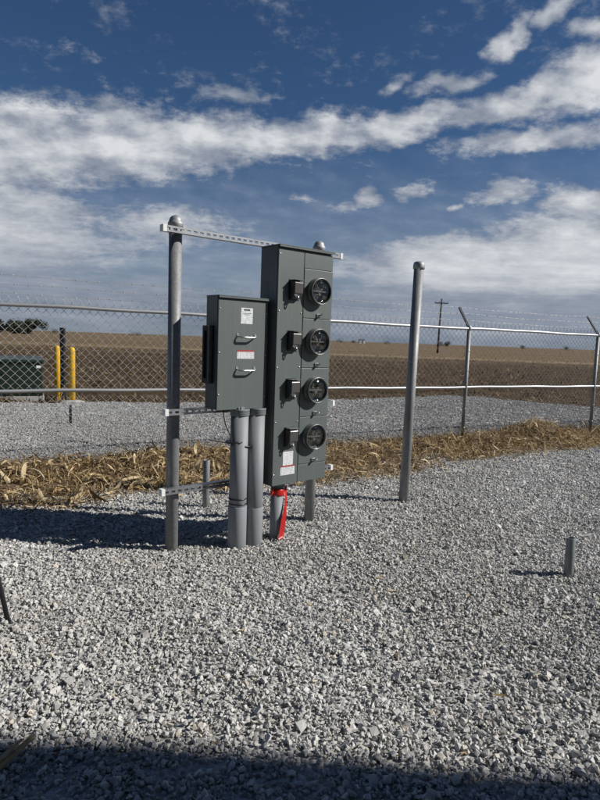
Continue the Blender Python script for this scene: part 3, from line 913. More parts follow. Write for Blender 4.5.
def build_fence():
    # posts
    base = None
    for s in POSTS:
        if base is None:
            mb = MB(); mb.tube([(0, 0, -0.3), (0, 0, 1.80)], 0.030, 14)
            post = mb.build('post', M['galv_post'], fence)
            mb = MB(); mb.lathe([(0.034, 1.77), (0.036, 1.80), (0.034, 1.835), (0.02, 1.85), (0.0, 1.855)], 14)
            cap = mb.build('post_cap', M['galv'], post)
            mb = MB()
            a = Vector((0, 0.01, 1.83)); b = Vector((0, 0.245, 2.14)); d = (b - a).normalized(); nrm = d.cross(Vector((1, 0, 0)))
            Mx = Matrix((Vector((1, 0, 0)), nrm, d)).transposed().to_4x4(); Mx.translation = a
            mb.box(-0.021, 0.021, -0.003, 0.003, 0, (b - a).length, Mx)
            mb.box(-0.021, -0.017, -0.003, 0.016, 0, (b - a).length * 0.97, Mx)
            mb.box(0.017, 0.021, -0.003, 0.016, 0, (b - a).length * 0.97, Mx)
            arm = mb.build('extension_arm', M['arm'], post, 0.001, None, 1)
            for z in (0.25, 0.55, 1.15, 1.45):
                mb = MB(); mb.lathe([(0.0335, z - 0.008), (0.0345, z), (0.0335, z + 0.008)], 14)
                mb.build('tie_band', M['galv'], post)
            base = post
            post.location = (s, 0, 0)
        else:
            c = copy_tree(base, fence); c.location = (s, 0, 0)
    # rails, slightly sagging
    for nm, z, r in (('top_rail', 1.80, 0.0215), ('middle_rail', 0.885, 0.0205)):
        pts = []
        for i in range(80):
            s = S0 + (S1 - S0) * i / 79
            pts.append((s, -0.002, z + 0.004 * math.sin(s * 1.9) + 0.003 * math.sin(s * 5.1)))
        mb = MB(); mb.tube(pts, r, 12)
        mb.build(nm, M['galv_bright'], fence)
    for s in np.arange(S0 + 1.1, S1, 6.2):
        mb = MB(); mb.tube([(s - 0.08, -0.002, 1.80), (s + 0.08, -0.002, 1.80)], 0.0245, 12)
        mb.build('rail_sleeve', M['galv'], fence)
    # woven fabric: interlocked zigzag wires
    p = 0.0448; dz = 0.0455; nz = 40; r = 0.0030
    zb = 0.035
    nw = int((S1 - S0) / p)
    V = []; F = []
    side = 4
    K = nz + 1
    for k in range(nw):
        s_l = S0 + k * p
        i = np.arange(K)
        odd = (i + k) % 2
        sag = 0.010 * math.sin(k * 0.05) + 0.004 * math.sin(k * 0.31)
        x_ = s_l + odd * p + np.where(odd == 1, 0.003, -0.003)
        y_ = 0.030 + 0.0032 * np.where((i + k) % 4 < 2, 1, -1) + 0.012 * math.sin(k * 0.043) * np.sin(i / nz * math.pi)
        z_ = zb + i * dz + sag * np.sin(i / nz * math.pi)
        P = np.stack([x_, y_, z_], 1)
        # square section, offsets in plane normal and vertical
        offs = np.array([[r, 0, 0], [0, r, 0], [-r, 0, 0], [0, -r, 0]]) * 1.0
        b = k * K * side
        V.append((P[:, None, :] + offs[None]).reshape(-1, 3))
        a = (b + np.arange(nz)[:, None] * side + np.arange(side)[None, :])
        nx = (b + np.arange(nz)[:, None] * side + (np.arange(side)[None, :] + 1) % side)
        F.append(np.stack([a, nx, nx + side, a + side], -1).reshape(-1, 4))
    me = np_mesh('wire_mesh', np.concatenate(V), np.concatenate(F), True)
    o = link('wire_mesh', me, M['wire'], fence); tag(o, kind='stuff')
    # twisted barbs of the selvage above the rail
    mb = MB()
    ztop = zb + nz * dz
    for k in range(nw):
        if k % 2 == 0:
            s = S0 + (k + (nz + k) % 2) * p
            mb.tube([(s - .004, .03, ztop - .006), (s + .004, .034, ztop + .02), (s - .010, .028, ztop + .036)], r, 3, False)
            mb.tube([(s + .004, .032, ztop - .006), (s - .004, .028, ztop + .02), (s + .011, .033, ztop + .034)], r, 3, False)
    o = mb.build('selvage_barbs', M['wire'], fence); tag(o, kind='stuff')
    # barbed wire strands
    rnd = random.Random(3)
    for t in (0.34, 0.67, 0.99):
        y0 = 0.01 + 0.235 * t; z0 = 1.83 + 0.31 * t
        pts = []
        for i in range(160):
            s = S0 + (S1 - S0) * i / 159
            prev = max([q for q in POSTS if q <= s + 1e-6], default=POSTS[0]); nxt = min([q for q in POSTS if q > s], default=POSTS[-1] + 3)
            f = (s - prev) / max(0.1, nxt - prev)
            pts.append((s, y0 + 0.008, z0 - 0.02 * 4 * f * (1 - f) + 0.004 * math.sin(s * 4 + t * 9)))
        mb = MB(); mb.tube(pts, 0.0021, 4)
        st = mb.build('barbed_wire', M['wire'], fence)
        mb = MB()
        s = S0 + rnd.random() * 0.1
        while s < S1:
            i = min(158, int((s - S0) / (S1 - S0) * 159)); q = Vector(pts[i]).lerp(Vector(pts[i + 1]), (s - S0) / (S1 - S0) * 159 - i)
            for _ in range(2):
                a = rnd.uniform(0, math.pi); d = Vector((rnd.uniform(-.4, .4), math.cos(a), math.sin(a))) * 0.018
                q2 = q + Vector((rnd.uniform(-.004, .004), 0, 0))
                mb.tube([q2 - d, q2 + d], 0.0016, 3, False)
            mb.tube([q - Vector((.007, 0, 0)), q + Vector((.007, 0, 0))], 0.0042, 5, True)
            s += 0.125 + rnd.uniform(-.012, .012)
        b = mb.build('barb', M['wire'], st); tag(b, kind='stuff')


build_fence()

# ------------------------------------------------------------------ equipment rack
P1 = Vector((-0.889, 4.120, 0.0))
RA = R(39.885)
PL = 1.3064


def pipe_cap(mb, r, z):
    mb.lathe([(r + 0.006, z - 0.045), (r + 0.008, z - 0.02), (r + 0.007, z - 0.012), (r + 0.001, z - 0.008), (r * 0.98, z + 0.004), (r * 0.86, z + 0.018), (r * 0.56, z + 0.030), (r * 0.2, z + 0.037), (0.0, z + 0.038)], 28)


def strut_channel(parent, z, x0, x1):
    yf = -0.052 - 0.041      # front face, towards the camera
    yb = -0.052
    mb = MB()
    h = 0.0205; t = 0.0026
    sh = 0.0075                # slot half height
    mb.box(x0, x1, yf, yf + t, z + sh, z + h); mb.box(x0, x1, yf, yf + t, z - h, z - sh)
    x = x0 + 0.02
    prev = x0
    while x + 0.03 < x1:
        mb.box(prev, x, yf + 0.0003, yf + t - 0.0003, z - sh, z + sh)
        prev = x + 0.029
        x += 0.0508
    mb.box(prev, x1, yf + 0.0003, yf + t - 0.0003, z - sh, z + sh)
    mb.box(x0, x1, yf + t, yb, z + h - t, z + h); mb.box(x0, x1, yf + t, yb, z - h, z - h + t)
    mb.box(x0, x1, yb - t, yb, z + h - 0.010, z + h - t); mb.box(x0, x1, yb - t, yb, z - h + t, z - h + 0.010)
    s = mb.build('strut_channel', M['strut'], parent)
    for xe, sg in ((x0, -1), (x1, 1)):
        mb = MB(); a, b = sorted((xe, xe + sg * 0.006))
        mb.box(a, b, yf - 0.003, yb + 0.003, z - h - 0.003, z + h + 0.003)
        a, b = sorted((xe - sg * 0.022, xe - sg * 0.0))
        mb.box(a, b, yf - 0.003, yf - 0.0004, z - h - 0.003, z + h + 0.003)
        mb.box(a, b, yf - 0.0004, yb + 0.003, z + h + 0.0004, z + h + 0.003)
        mb.build('end_cap', M['white_cap'], s, 0.001, None, 1)
    return s


rack = empty('equipment_rack', P1, RA)
tag(rack, 'rack of two capped galvanised pipe posts and three slotted strut channels', 'rack')
for i, (x, top) in enumerate(((0.0, 2.315), (PL, 2.315))):
    mb = MB(); mb.tube([(x, 0, -0.4), (x, 0, top)], 0.0445, 28)
    p = mb.build('post', M['galv_post'], rack)
    mb = MB(); pipe_cap(mb, 0.0445, top); 
    c = mb.build('post_cap', M['galv'], p); c.location = (x, 0, 0)
    for z in (2.24, 1.012, 0.456):
        mb = MB(); mb.lathe([(0.0455, z - 0.016), (0.0475, z - 0.015), (0.0475, z + 0.015), (0.0455, z + 0.016)], 28)
        b = mb.build('pipe_clamp', M['galv'], p, 0, (x, 0, 0))
strut_channel(rack, 2.240, -0.135, 1.485)
strut_channel(rack, 1.012, -0.105, 1.462)
strut_channel(rack, 0.456, -0.125, 1.470)


def screw(parent, x, y, z, r=0.0055, mat='chrome'):
    mb = MB(); mb.lathe([(r, 0), (r, 0.002), (r * 0.7, 0.004), (0.0, 0.0045)], 10, Matrix.Translation((x, y, z)) @ Matrix.Rotation(R(90), 4, 'X'))
    return mb.build('screw', M[mat], parent)


# ------------------------------------------------------------------ disconnect cabinet
cab = empty('disconnect_cabinet', P1, RA)
tag(cab, 'smaller grey steel cabinet with two silver pull handles and white stickers', 'cabinet')
cx0, cx1, cz0, cz1 = 0.197, 0.620, 1.030, 1.822
yb, yf = -0.096, -0.250
mb = MB(); mb.box(cx0, cx1, yf + 0.012, yb, cz0 + 0.004, cz1 - 0.004)
mb.build('body', M['paint'], cab, 0.003)
mb = MB()
mb.box(cx0 + 0.003, cx1 - 0.003, yf, yf + 0.012, cz0, cz1 - 0.022)
mb.build('front_cover', M['paint2'], cab, 0.003)
mb = MB()   # rain hood: a folded lip over the cover
mb.box(cx0 - 0.003, cx1 + 0.003, yf - 0.016, yb, cz1 - 0.004, cz1 + 0.002)
mb.box(cx0 - 0.003, cx1 + 0.003, yf - 0.016, yf - 0.013, cz1 - 0.016, cz1 - 0.0042)
mb.build('rain_hood', M['paint'], cab, 0.0015, None, 1)
mb = MB()
mb.box(cx0 - 0.052, cx0 - 0.0003, -0.205, -0.130, 1.215, 1.615)
sb = mb.build('side_housing', M['black_steel'], cab, 0.006)
mb = MB(); mb.box(cx0 - 0.066, cx0 - 0.0525, -0.178, -0.158, 1.25, 1.58); mb.build('lever', M['black_steel'], sb, 0.004)
for zc in (1.552, 1.318):
    mb = MB()
    for xx in (0.358, 0.508):
        mb.box(xx - 0.009, xx + 0.009, yf - 0.003, yf - 0.0003, zc - 0.018, zc + 0.018)
    pts = []
    for i in range(17):
        t = math.pi * i / 16
        x = 0.433 - 0.075 * math.cos(t)
        k = min(1.0, math.sin(t) * 1.25)
        pts.append((x, yf - 0.003 - 0.040 * k ** 0.8, zc - 0.003 - 0.008 * k))
    mb.tube(pts, [0.006] * 3 + [0.0072] * 11 + [0.006] * 3, 10)
    hd = mb.build('pull_handle', M['chrome'], cab, 0.001, None, 1)
for zc in (1.735, 1.432, 1.140): screw(cab, cx0 + 0.014, yf, zc)
for zc in (1.72, 1.42, 1.12): screw(cab, cx1 - 0.014, yf, zc)
mb = MB(); mb.box(0.375, 0.425, yf - 0.012, yf - 0.0003, cz0 + 0.002, cz0 + 0.014); mb.box(0.392, 0.408, yf - 0.020, yf - 0.0122, cz0 - 0.012, cz0 + 0.02)
mb.tube([(0.393, yf - 0.016, cz0 - 0.006), (0.393, yf - 0.016, cz0 - 0.022), (0.400, yf - 0.016, cz0 - 0.028), (0.407, yf - 0.016, cz0 - 0.022), (0.407, yf - 0.016, cz0 - 0.006)], 0.0025, 8)
mb.build('hasp', M['chrome'], cab, 0.001, None, 1)
mb = MB(); mb.box(0.384, 0.484, yf - 0.0010, yf - 0.0002, 1.637, 1.748); l = mb.build('sticker', M['label1'], cab)
mb = MB()
for (a, b) in ((0.408, 0.424), (0.427, 0.438), (0.441, 0.458)): mb.box(a, b, yf - 0.0016, yf - 0.0011, 1.728, 1.740)
for (a, b, z) in ((0.395, 0.43, 1.708), (0.436, 0.474, 1.708), (0.410, 0.455, 1.699)): mb.box(a, b, yf - 0.0016, yf - 0.0011, z, z + 0.003)
mb.build('printed_heading', M['ink'], l)
mb = MB(); mb.box(0.358, 0.504, yf - 0.0010, yf - 0.0002, 1.390, 1.449); l = mb.build('warning_sticker', M['label2'], cab)
mb = MB(); mb.box(0.358, 0.504, yf - 0.0016, yf - 0.0011, 1.440, 1.452); mb.build('red_band', M['red_ink'], l)

# ------------------------------------------------------------------ meter panel
mp = empty('meter_panel', P1, RA)
tag(mp, 'tall grey steel panel with four round meter sockets and breaker covers', 'meter panel')
px0, px1, pz0, pz1 = 0.655, 1.187, 0.442, 2.212
yb, yf = -0.096, -0.310
mb = MB(); mb.box(px0, px1, yf + 0.014, yb, pz0, pz1 - 0.004); mb.build('body', M['paint'], mp, 0.003)
mb = MB()
mb.box(px0 - 0.004, px1 + 0.004, yf - 0.018, yb, pz1 - 0.0038, pz1 + 0.003)
mb.box(px0 - 0.004, px1 + 0.004, yf - 0.018, yf - 0.015, pz1 - 0.016, pz1 - 0.004)
mb.build('rain_hood', M['paint'], mp, 0.0015, None, 1)
seam = 0.897
mb = MB(); mb.box(px0 + 0.002, seam - 0.002, yf, yf + 0.014, pz0 + 0.003, pz1 - 0.022); mb.build('breaker_cover', M['paint2'], mp, 0.0025)
zs = [pz0 + 0.003, 0.583, 0.952, 1.326, 1.701, 2.068, pz1 - 0.022]
for i in range(6):
    mb = MB(); mb.box(seam + 0.002, px1 - 0.002, yf - (0.0 if i in (0, 5) else 0.003), yf + 0.014, zs[i] + 0.002, zs[i + 1] - 0.002)
    mb.build('blank_cover' if i in (0, 5) else 'meter_cover', M['paint2'], mp, 0.0025)
for zc in (2.151, 1.743, 1.331, 0.925, 0.529): screw(mp, px0 + 0.016, yf, zc)
for zc in (1.735, 1.333, 0.922): screw(mp, seam - 0.018, yf, zc)
MR = 0.098
rnd = random.Random(12)
for zc in (1.905, 1.527, 1.158, 0.797):
    xm = 1.030
    Mx = Matrix.Translation((xm, yf - 0.003, zc)) @ Matrix.Rotation(R(90), 4, 'X')      # local z towards the camera side
    mb = MB()
    mb.lathe([(MR + 0.004, 0.0003), (MR + 0.004, 0.012), (MR, 0.016), (MR, 0.046), (MR + 0.003, 0.050), (MR, 0.056), (MR - 0.004, 0.057), (MR - 0.007, 0.052), (MR - 0.007, 0.006), (MR - 0.03, 0.0045), (0.0, 0.004)], 44, Mx)
    ring = mb.build('meter_socket', M['ring'], mp)
    mb = MB(); mb.lathe([(MR - 0.0072, 0.040), (MR - 0.0074, 0.0075), (MR - 0.02, 0.0065), (0.0, 0.0062)], 40, Mx, True, False)
    mb.build('socket_liner', M['black'], ring)
    for sx in (-1, 1):
        for sz in (-1, 1):
            mb = MB()
            x = sx * 0.040; z = sz * 0.040
            mb.box(x - 0.012, x - 0.008, z - 0.014, z + 0.014, 0.0065, 0.036, Mx); mb.box(x + 0.008, x + 0.012, z - 0.014, z + 0.014, 0.0065, 0.036, Mx)
            mb.box(x - 0.0078, x + 0.0078, z - 0.014, z + 0.014, 0.0065, 0.010, Mx)
            mb.build('jaw', M['socket_metal'], ring, 0.001, None, 1)
    mb = MB()
    mb.box(-0.062, 0.062, -0.004, 0.004, 0.026, 0.030, Mx)
    mb.box(-0.062, 0.062, -0.006, 0.006, 0.0065, 0.020, Mx)
    mb.box(-0.010, 0.010, -0.030, -0.012, 0.0065, 0.030, Mx); mb.box(0.012, 0.03, 0.012, 0.022, 0.0065, 0.028, Mx)
    for q in range(3):
        a = rnd.uniform(0, 6.28); p0 = Vector((math.cos(a) * 0.06, math.sin(a) * 0.06, 0.012)); p1 = Vector((rnd.uniform(-.02, .02), rnd.uniform(-.03, .03), 0.03)); p2 = Vector((rnd.uniform(-.05, .05), rnd.uniform(-.06, .06), 0.014))
        mb.tube([Mx @ p0, Mx @ p0.lerp(p1, .5) , Mx @ p1, Mx @ p2], 0.003, 6)
    mb.build('terminal_bar', M['terminal'], ring)
    mb = MB(); mb.lathe([(0.0, 0.0535), (0.05, 0.0532), (MR - 0.0073, 0.050), (MR - 0.0073, 0.0525), (0.05, 0.0562), (0.0, 0.0566)], 40, Mx)
    mb.build('clear_cover', M['glass'], ring)
for zc in (1.898, 1.527, 1.172, 0.806):
    x0, x1 = 0.765, 0.845
    y0 = yf - 0.0003
    prof = [(0, 0.062), (-0.010, 0.068), (-0.058, 0.058), (-0.062, 0.050), (-0.060, -0.022), (-0.034, -0.062), (-0.008, -0.066), (0, -0.062)]
    mb = MB()
    n = len(prof)
    vs = [(x0, y0 + a, zc + b) for a, b in prof] + [(x1, y0 + a, zc + b) for a, b in prof]
    mb.add(vs, [tuple(range(n)), tuple(reversed(range(n, 2 * n)))] + [(i, i + n, (i + 1) % n + n, (i + 1) % n) for i in range(n)])
    bc = mb.build('breaker_hood', M['dark_plastic'], mp, 0.004)
    mb = MB(); mb.box(x0 - 0.003, x1 + 0.006, y0 - 0.066, y0 - 0.006, zc + 0.0695, zc + 0.0735); mb.build('hood_lip', M['paint2'], bc, 0.001, None, 1)
    mb = MB(); mb.box(x0 - 0.010, x1 + 0.010, y0 - 0.004, y0 + 0.0001, zc - 0.075, zc + 0.078); mb.build('bezel', M['black'], bc, 0.002, None, 1)
    mb = MB()
    xc = 0.79
    mb.tube([(xc, y0 - 0.046, zc - 0.040), (xc, y0 - 0.064, zc - 0.044), (xc + 0.006, y0 - 0.070, zc - 0.062), (xc + 0.006, y0 - 0.060, zc - 0.078), (xc, y0 - 0.044, zc - 0.070)], 0.0045, 8)
    mb.box(xc - 0.014, xc + 0.020, y0 - 0.060, y0 - 0.046, zc - 0.052, zc - 0.040)
    mb.build('padlock_tab', M['chrome'], bc)
for zc in (1.728, 1.354, 0.980, 0.612):
    xc = 1.05
    mb = MB(); mb.box(xc - 0.022, xc + 0.022, yf - 0.012, yf - 0.0032, zc - 0.012, zc + 0.010); mb.box(xc - 0.005, xc + 0.012, yf - 0.040, yf - 0.0122, zc - 0.008, zc + 0.006)
    mb.tube([(xc + 0.004, yf - 0.040, zc - 0.006), (xc + 0.006, yf - 0.046, zc + 0.004), (xc + 0.006, yf - 0.036, zc + 0.012), (xc + 0.004, yf - 0.026, zc + 0.006)], 0.003, 8)
    mb.build('latch', M['chrome'], mp, 0.0015, None, 1)
mb = MB(); mb.box(0.752, 0.849, yf - 0.0010, yf - 0.0002, 0.590, 0.696); l = mb.build('sticker', M['label1'], mp)
mb = MB(); mb.box(0.730, 0.868, yf - 0.0012, yf - 0.0002, 0.518, 0.5785); l = mb.build('warning_sticker', M['label2'], mp)
mb = MB(); mb.box(0.728, 0.868, yf - 0.0014, yf - 0.0002, 0.579, 0.5895); mb.build('red_band', M['red_ink'], l)
mb = MB(); mb.lathe([(0.06, pz0 - 0.032), (0.062, pz0 - 0.006), (0.062, pz0 - 0.0005)], 24, Matrix.Translation((0.79, -0.205, 0))); mb.build('conduit_hub', M['paint'], mp)


# ------------------------------------------------------------------ conduits
def conduit(x, y, r, top, bell, label, rings):
    root = empty('conduit', P1, RA)
    tag(root, label, 'conduit')
    mb = MB(); mb.tube([(x, y, 0.02), (x, y, top - 0.04)], r, 30); mb.build('pipe', M['pvc'], root)
    if bell:
        mb = MB(); mb.lathe([(r + 0.0045, -0.3), (r + 0.0045, bell - 0.004), (r + 0.003, bell), (r + 0.0005, bell)], 30, Matrix.Translation((x, y, 0))); mb.build('bell_end', M['pvc'], root)
    mb = MB(); mb.lathe([(r + 0.004, top - 0.05), (r + 0.006, top - 0.045), (r + 0.006, top - 0.012), (r + 0.007, top - 0.010), (r + 0.007, top - 0.0005)], 30, Matrix.Translation((x, y, 0))); mb.build('connector', M['pvc_dirty'], root)
    for z in rings:
        mb = MB(); mb.lathe([(r + 0.0003, z - 0.005), (r + 0.0035, z - 0.004), (r + 0.0035, z + 0.004), (r + 0.0003, z + 0.005)], 30, Matrix.Translation((x, y, 0)) @ Matrix.Rotation(R(rnd.uniform(-3, 3)), 4, 'Y'))
        mb.build('cable_tie', M['tie'], root)
    return root


conduit(0.418, -0.215, 0.0640, 1.030, 0.315, 'left fat grey plastic conduit with dark tie bands, rising into smaller cabinet', (0.795, 0.760, 0.372, 0.335))
conduit(0.566, -0.215, 0.0640, 1.030, 0.285, 'middle fat grey plastic conduit beside tall panel, rising into smaller cabinet', ())
root = empty('conduit', P1, RA); tag(root, 'short grey conduit under the tall panel wrapped with red tape', 'conduit')
mb = MB(); mb.tube([(0.79, -0.205, -0.3), (0.79, -0.205, 0.412)], 0.050, 28); mb.build('pipe', M['pvc'], root)
# red tape: band round the pipe and a twisted tail
rt = empty('red_tape', P1, RA); tag(rt, 'red tape tied round the short conduit with a tail hanging to the gravel', 'tape')
mb = MB(); mb.lathe([(0.0525, -0.028), (0.0550, -0.020), (0.0535, 0.0), (0.0555, 0.018), (0.0525, 0.026)], 28, Matrix.Translation((0.79, -0.205, 0.366)) @ Matrix.Rotation(R(6), 4, 'Y')); mb.build('band', M['red_tape'], rt)


def ribbon(name, pts, widths, normals):
    V = []; F = []
    for p, w, nn in zip(pts, widths, normals):
        p = Vector(p); nn = Vector(nn).normalized() * w / 2
        V += [p - nn, p + nn]
    for i in range(len(pts) - 1): F.append((2 * i, 2 * i + 1, 2 * i + 3, 2 * i + 2))
    mb = MB(); mb.add(V, F, True); o = mb.build(name, M['red_tape'], rt)
    m = o.modifiers.new('thick', 'SOLIDIFY'); m.thickness = 0.0012
    m = o.modifiers.new('sub', 'SUBSURF'); m.levels = 2; m.render_levels = 2
    return o


ribbon('tail', [(0.842, -0.228, 0.388), (0.846, -0.250, 0.33), (0.828, -0.266, 0.25), (0.808, -0.274, 0.17), (0.787, -0.284, 0.08), (0.770, -0.292, 0.024), (0.758, -0.31, 0.018)],
       [0.045, 0.042, 0.030, 0.046, 0.062, 0.066, 0.05], [(.6, -.3, .3), (.8, .5, .1), (.9, .2, .1), (1, -.2, .1), (1, 0.1, 0), (1, .2, .1), (1, .1, .2)])
ribbon('loose_end', [(0.742, -0.225, 0.380), (0.715, -0.255, 0.395), (0.690, -0.275, 0.395), (0.678, -0.275, 0.36)], [0.03, 0.05, 0.06, 0.045], [(0, .2, 1), (.2, .3, 1), (.3, .1, 1), (.6, .1, .7)])
ribbon('knot_end', [(0.835, -0.23, 0.385), (0.856, -0.24, 0.405), (0.862, -0.23, 0.39)], [0.025, 0.035, 0.02], [(0, .2, 1), (.3, .3, 1), (.5, .3, .6)])

# thin black cable from cabinet to first conduit
cb = empty('cable', P1, RA); tag(cb, 'thin black cable hanging from the smaller cabinet to its conduit', 'cable')
mb = MB(); mb.tube([(0.285, -0.20, 1.032), (0.287, -0.205, 0.98), (0.305, -0.215, 0.90), (0.335, -0.225, 0.84), (0.340, -0.240, 0.79), (0.340, -0.240, 0.768)], 0.0042, 8); mb.build('wire', M['black_rubber'], cb)
mb = MB(); mb.tube([(0.352, -0.21, 0.778), (0.29, -0.18, 0.79), (0.22, -0.15, 0.806)], 0.003, 6); mb.build('loose_tail', M['black_rubber'], cb)

# ------------------------------------------------------------------ bare post, stubs and stake
bp = empty('steel_post', (1.042, 5.635, 0), 0, 0, R(0.75))
tag(bp, 'bare galvanised pipe post standing alone right of the meter panel', 'post')
mb = MB(); mb.tube([(0, 0, -0.4), (0, 0, 2.27)], 0.0460, 28); mb.build('pipe', M['galv_post'], bp)
mb = MB(); mb.lathe([(0.0535, 2.235), (0.0555, 2.25), (0.0545, 2.275), (0.050, 2.292), (0.036, 2.303), (0.0, 2.306)], 28); mb.build('cap', M['galv'], bp)


def pipe_stub(loc, r, h, label, mat, lean=(0, 0)):
    root = empty('pipe_stub', loc, 0.3, lean[0], lean[1]); tag(root, label, 'pipe stub')
    mb = MB()
    mb.lathe([(r, -0.25), (r, h - 0.002), (r - 0.001, h), (r - 0.006, h), (r - 0.007, h - 0.003), (r - 0.007, h - 0.09), (0.0, h - 0.091)], 20)
    mb.build('pipe', mat, root)
    return root


pipe_stub((1.867, 3.885, 0), 0.030, 0.27, 'short grey green pipe stub standing alone in the gravel at right', M['pvc_dirty'])
pipe_stub((-0.827, 5.26, 0), 0.031, 0.425, 'grey pipe stub in the gravel behind the rack near the corn debris', M['galv_post'])
pipe_stub((-3.793, 9.69, 0), 0.022, 0.33, 'thin dark pipe stub beyond the fence in front of the yellow bollards', M['black_steel'])
st = empty('stake', (-1.498, 2.975, -0.0), 0.0, R(4), R(-9.5)); tag(st, 'thin dark leaning stake at the left edge of the gravel', 'stake')
mb = MB(); mb.tube([(0, 0, -0.2), (0, 0, 0.62)], 0.0125, 12); mb.build('rod', M['black_steel'], st)
mb = MB(); mb.tube([(0, 0, 0.60), (0, 0, 0.64)], 0.016, 12); mb.build('cap', M['black'], st)

sk = empty('corn_stalk', (-1.01, 1.88, 0.022), R(72)); tag(sk, 'broken yellowish corn stalk on the shaded gravel at lower left', 'corn stalk')
mb = MB(); mb.tube([(-0.16, 0, 0.006), (-0.08, 0.004, 0.008), (0, 0, 0.006), (0.09, -0.003, 0.008), (0.185, 0.0, 0.012)], [0.011, 0.0105, 0.013, 0.0105, 0.010], 10)
mb.build('cane', M['husk'], sk)
mb = MB(); mb.add([(-0.02, 0.010, 0.018), (0.06, 0.022, 0.021), (0.15, 0.020, 0.024), (-0.02, -0.004, 0.020), (0.06, -0.002, 0.024), (0.15, 0.004, 0.026)], [(0, 1, 4, 3), (1, 2, 5, 4)], True)
mb.build('leaf_sheath', M['husk'], sk)

# ------------------------------------------------------------------ beyond the fence, left: transformer, bollards, black post
tr = empty('transformer', (-7.17, 14.02, 0), R(25.8)); tag(tr, 'dark green pad mounted transformer box beyond the fence at left', 'transformer')
mb = MB(); mb.box(-0.95, 0.95, -0.58, 0.66, -0.3, 0.012); mb.build('concrete_pad', M['concrete'], tr, 0.02)
mb = MB(); mb.box(-0.92, 0.92, -0.6, 0.6, 0.0122, 0.80); mb.build('cabinet', M['green_box'], tr, 0.02)
mb = MB(); mb.add([(-0.96, -0.66, 0.8003), (0.96, -0.66, 0.8003), (0.96, 0.64, 0.8003), (-0.96, 0.64, 0.8003), (-0.94, -0.62, 0.85), (0.94, -0.62, 0.85), (0.94, 0.60, 0.90), (-0.94, 0.60, 0.90)], [(0, 3, 2, 1), (4, 5, 6, 7), (0, 1, 5, 4), (1, 2, 6, 5), (2, 3, 7, 6), (3, 0, 4, 7)]); mb.build('lid', M['green_box'], tr, 0.015)
for sx in (-0.46, 0.46):
    mb = MB(); mb.box(sx - 0.44, sx + 0.44, -0.612, -0.6003, 0.07, 0.78); d = mb.build('door', M['green_box'], tr, 0.006)
    mb = MB(); mb.box(sx + (0.36 if sx < 0 else -0.40), sx + (0.40 if sx < 0 else -0.36), -0.63, -0.6123, 0.42, 0.54); mb.build('handle', M['black_steel'], d, 0.004)
mb = MB(); mb.box(0.78, 0.88, -0.6145, -0.6125, 0.66, 0.72); mb.build('sticker', M['white_cap'], tr)


def bollard(loc, label, footing):
    root = empty('bollard', loc); tag(root, label, 'bollard', 'yellow bollards by the transformer')
    mb = MB(); mb.lathe([(0.068, -0.3), (0.068, 1.13), (0.062, 1.165), (0.045, 1.190), (0.02, 1.202), (0.0, 1.204)], 24); mb.build('pipe', M['yellow'], root)
    if not footing: return
    mb = MB(); mb.lathe([(0.30, -0.2), (0.28, -0.01), (0.20, 0.025), (0.10, 0.04), (0.0695, 0.042), (0.0695, -0.2)], 28); mb.build('footing', M['concrete'], root)


bollard((-5.028, 12.94, 0), 'right one of the two yellow bollards, clear of the dark post', True)
bollard((-5.78, 13.97, 0), 'left one of the two yellow bollards, close to the dark post', False)
bk = empty('dark_post', (-5.80, 14.35, 0)); tag(bk, 'tall black post standing behind the yellow bollards', 'post')
mb = MB(); mb.box(-0.05, 0.05, -0.05, 0.05, -0.3, 1.60); mb.build('shaft', M['black_steel'], bk, 0.006)
mb = MB(); mb.box(-0.056, 0.056, -0.056, 0.056, 1.6002, 1.625); mb.build('cap', M['black'], bk, 0.004)

# ------------------------------------------------------------------ utility pole and far things
up = empty('utility_pole', (24.2, 105.6, 0), R(-8), 0, R(1.2)); tag(up, 'lone wooden utility pole with crossarm far out in the field', 'utility pole')
mb = MB(); mb.tube([(0, 0, -1), (0, 0, 9.55)], [0.20, 0.13], 12); mb.build('pole', M['pole_wood'], up)
mb = MB(); mb.box(-1.15, 1.15, -0.20, -0.09, 8.72, 8.87); ca = mb.build('crossarm', M['pole_wood'], up)
for x in (-1.05, -0.4, 0.4, 1.05):
    mb = MB(); mb.lathe([(0.03, 8.8702), (0.03, 8.95), (0.07, 8.97), (0.05, 9.02), (0.06, 9.06), (0.0, 9.09)], 8, Matrix.Translation((x, -0.145, 0))); mb.build('insulator', M['insulator'], ca)
for sg in (-1, 1):
    mb = MB(); mb.tube([(0, -0.13, 8.05), (sg * 0.7, -0.145, 8.715)], 0.025, 6); mb.build('brace', M['galv'], up)


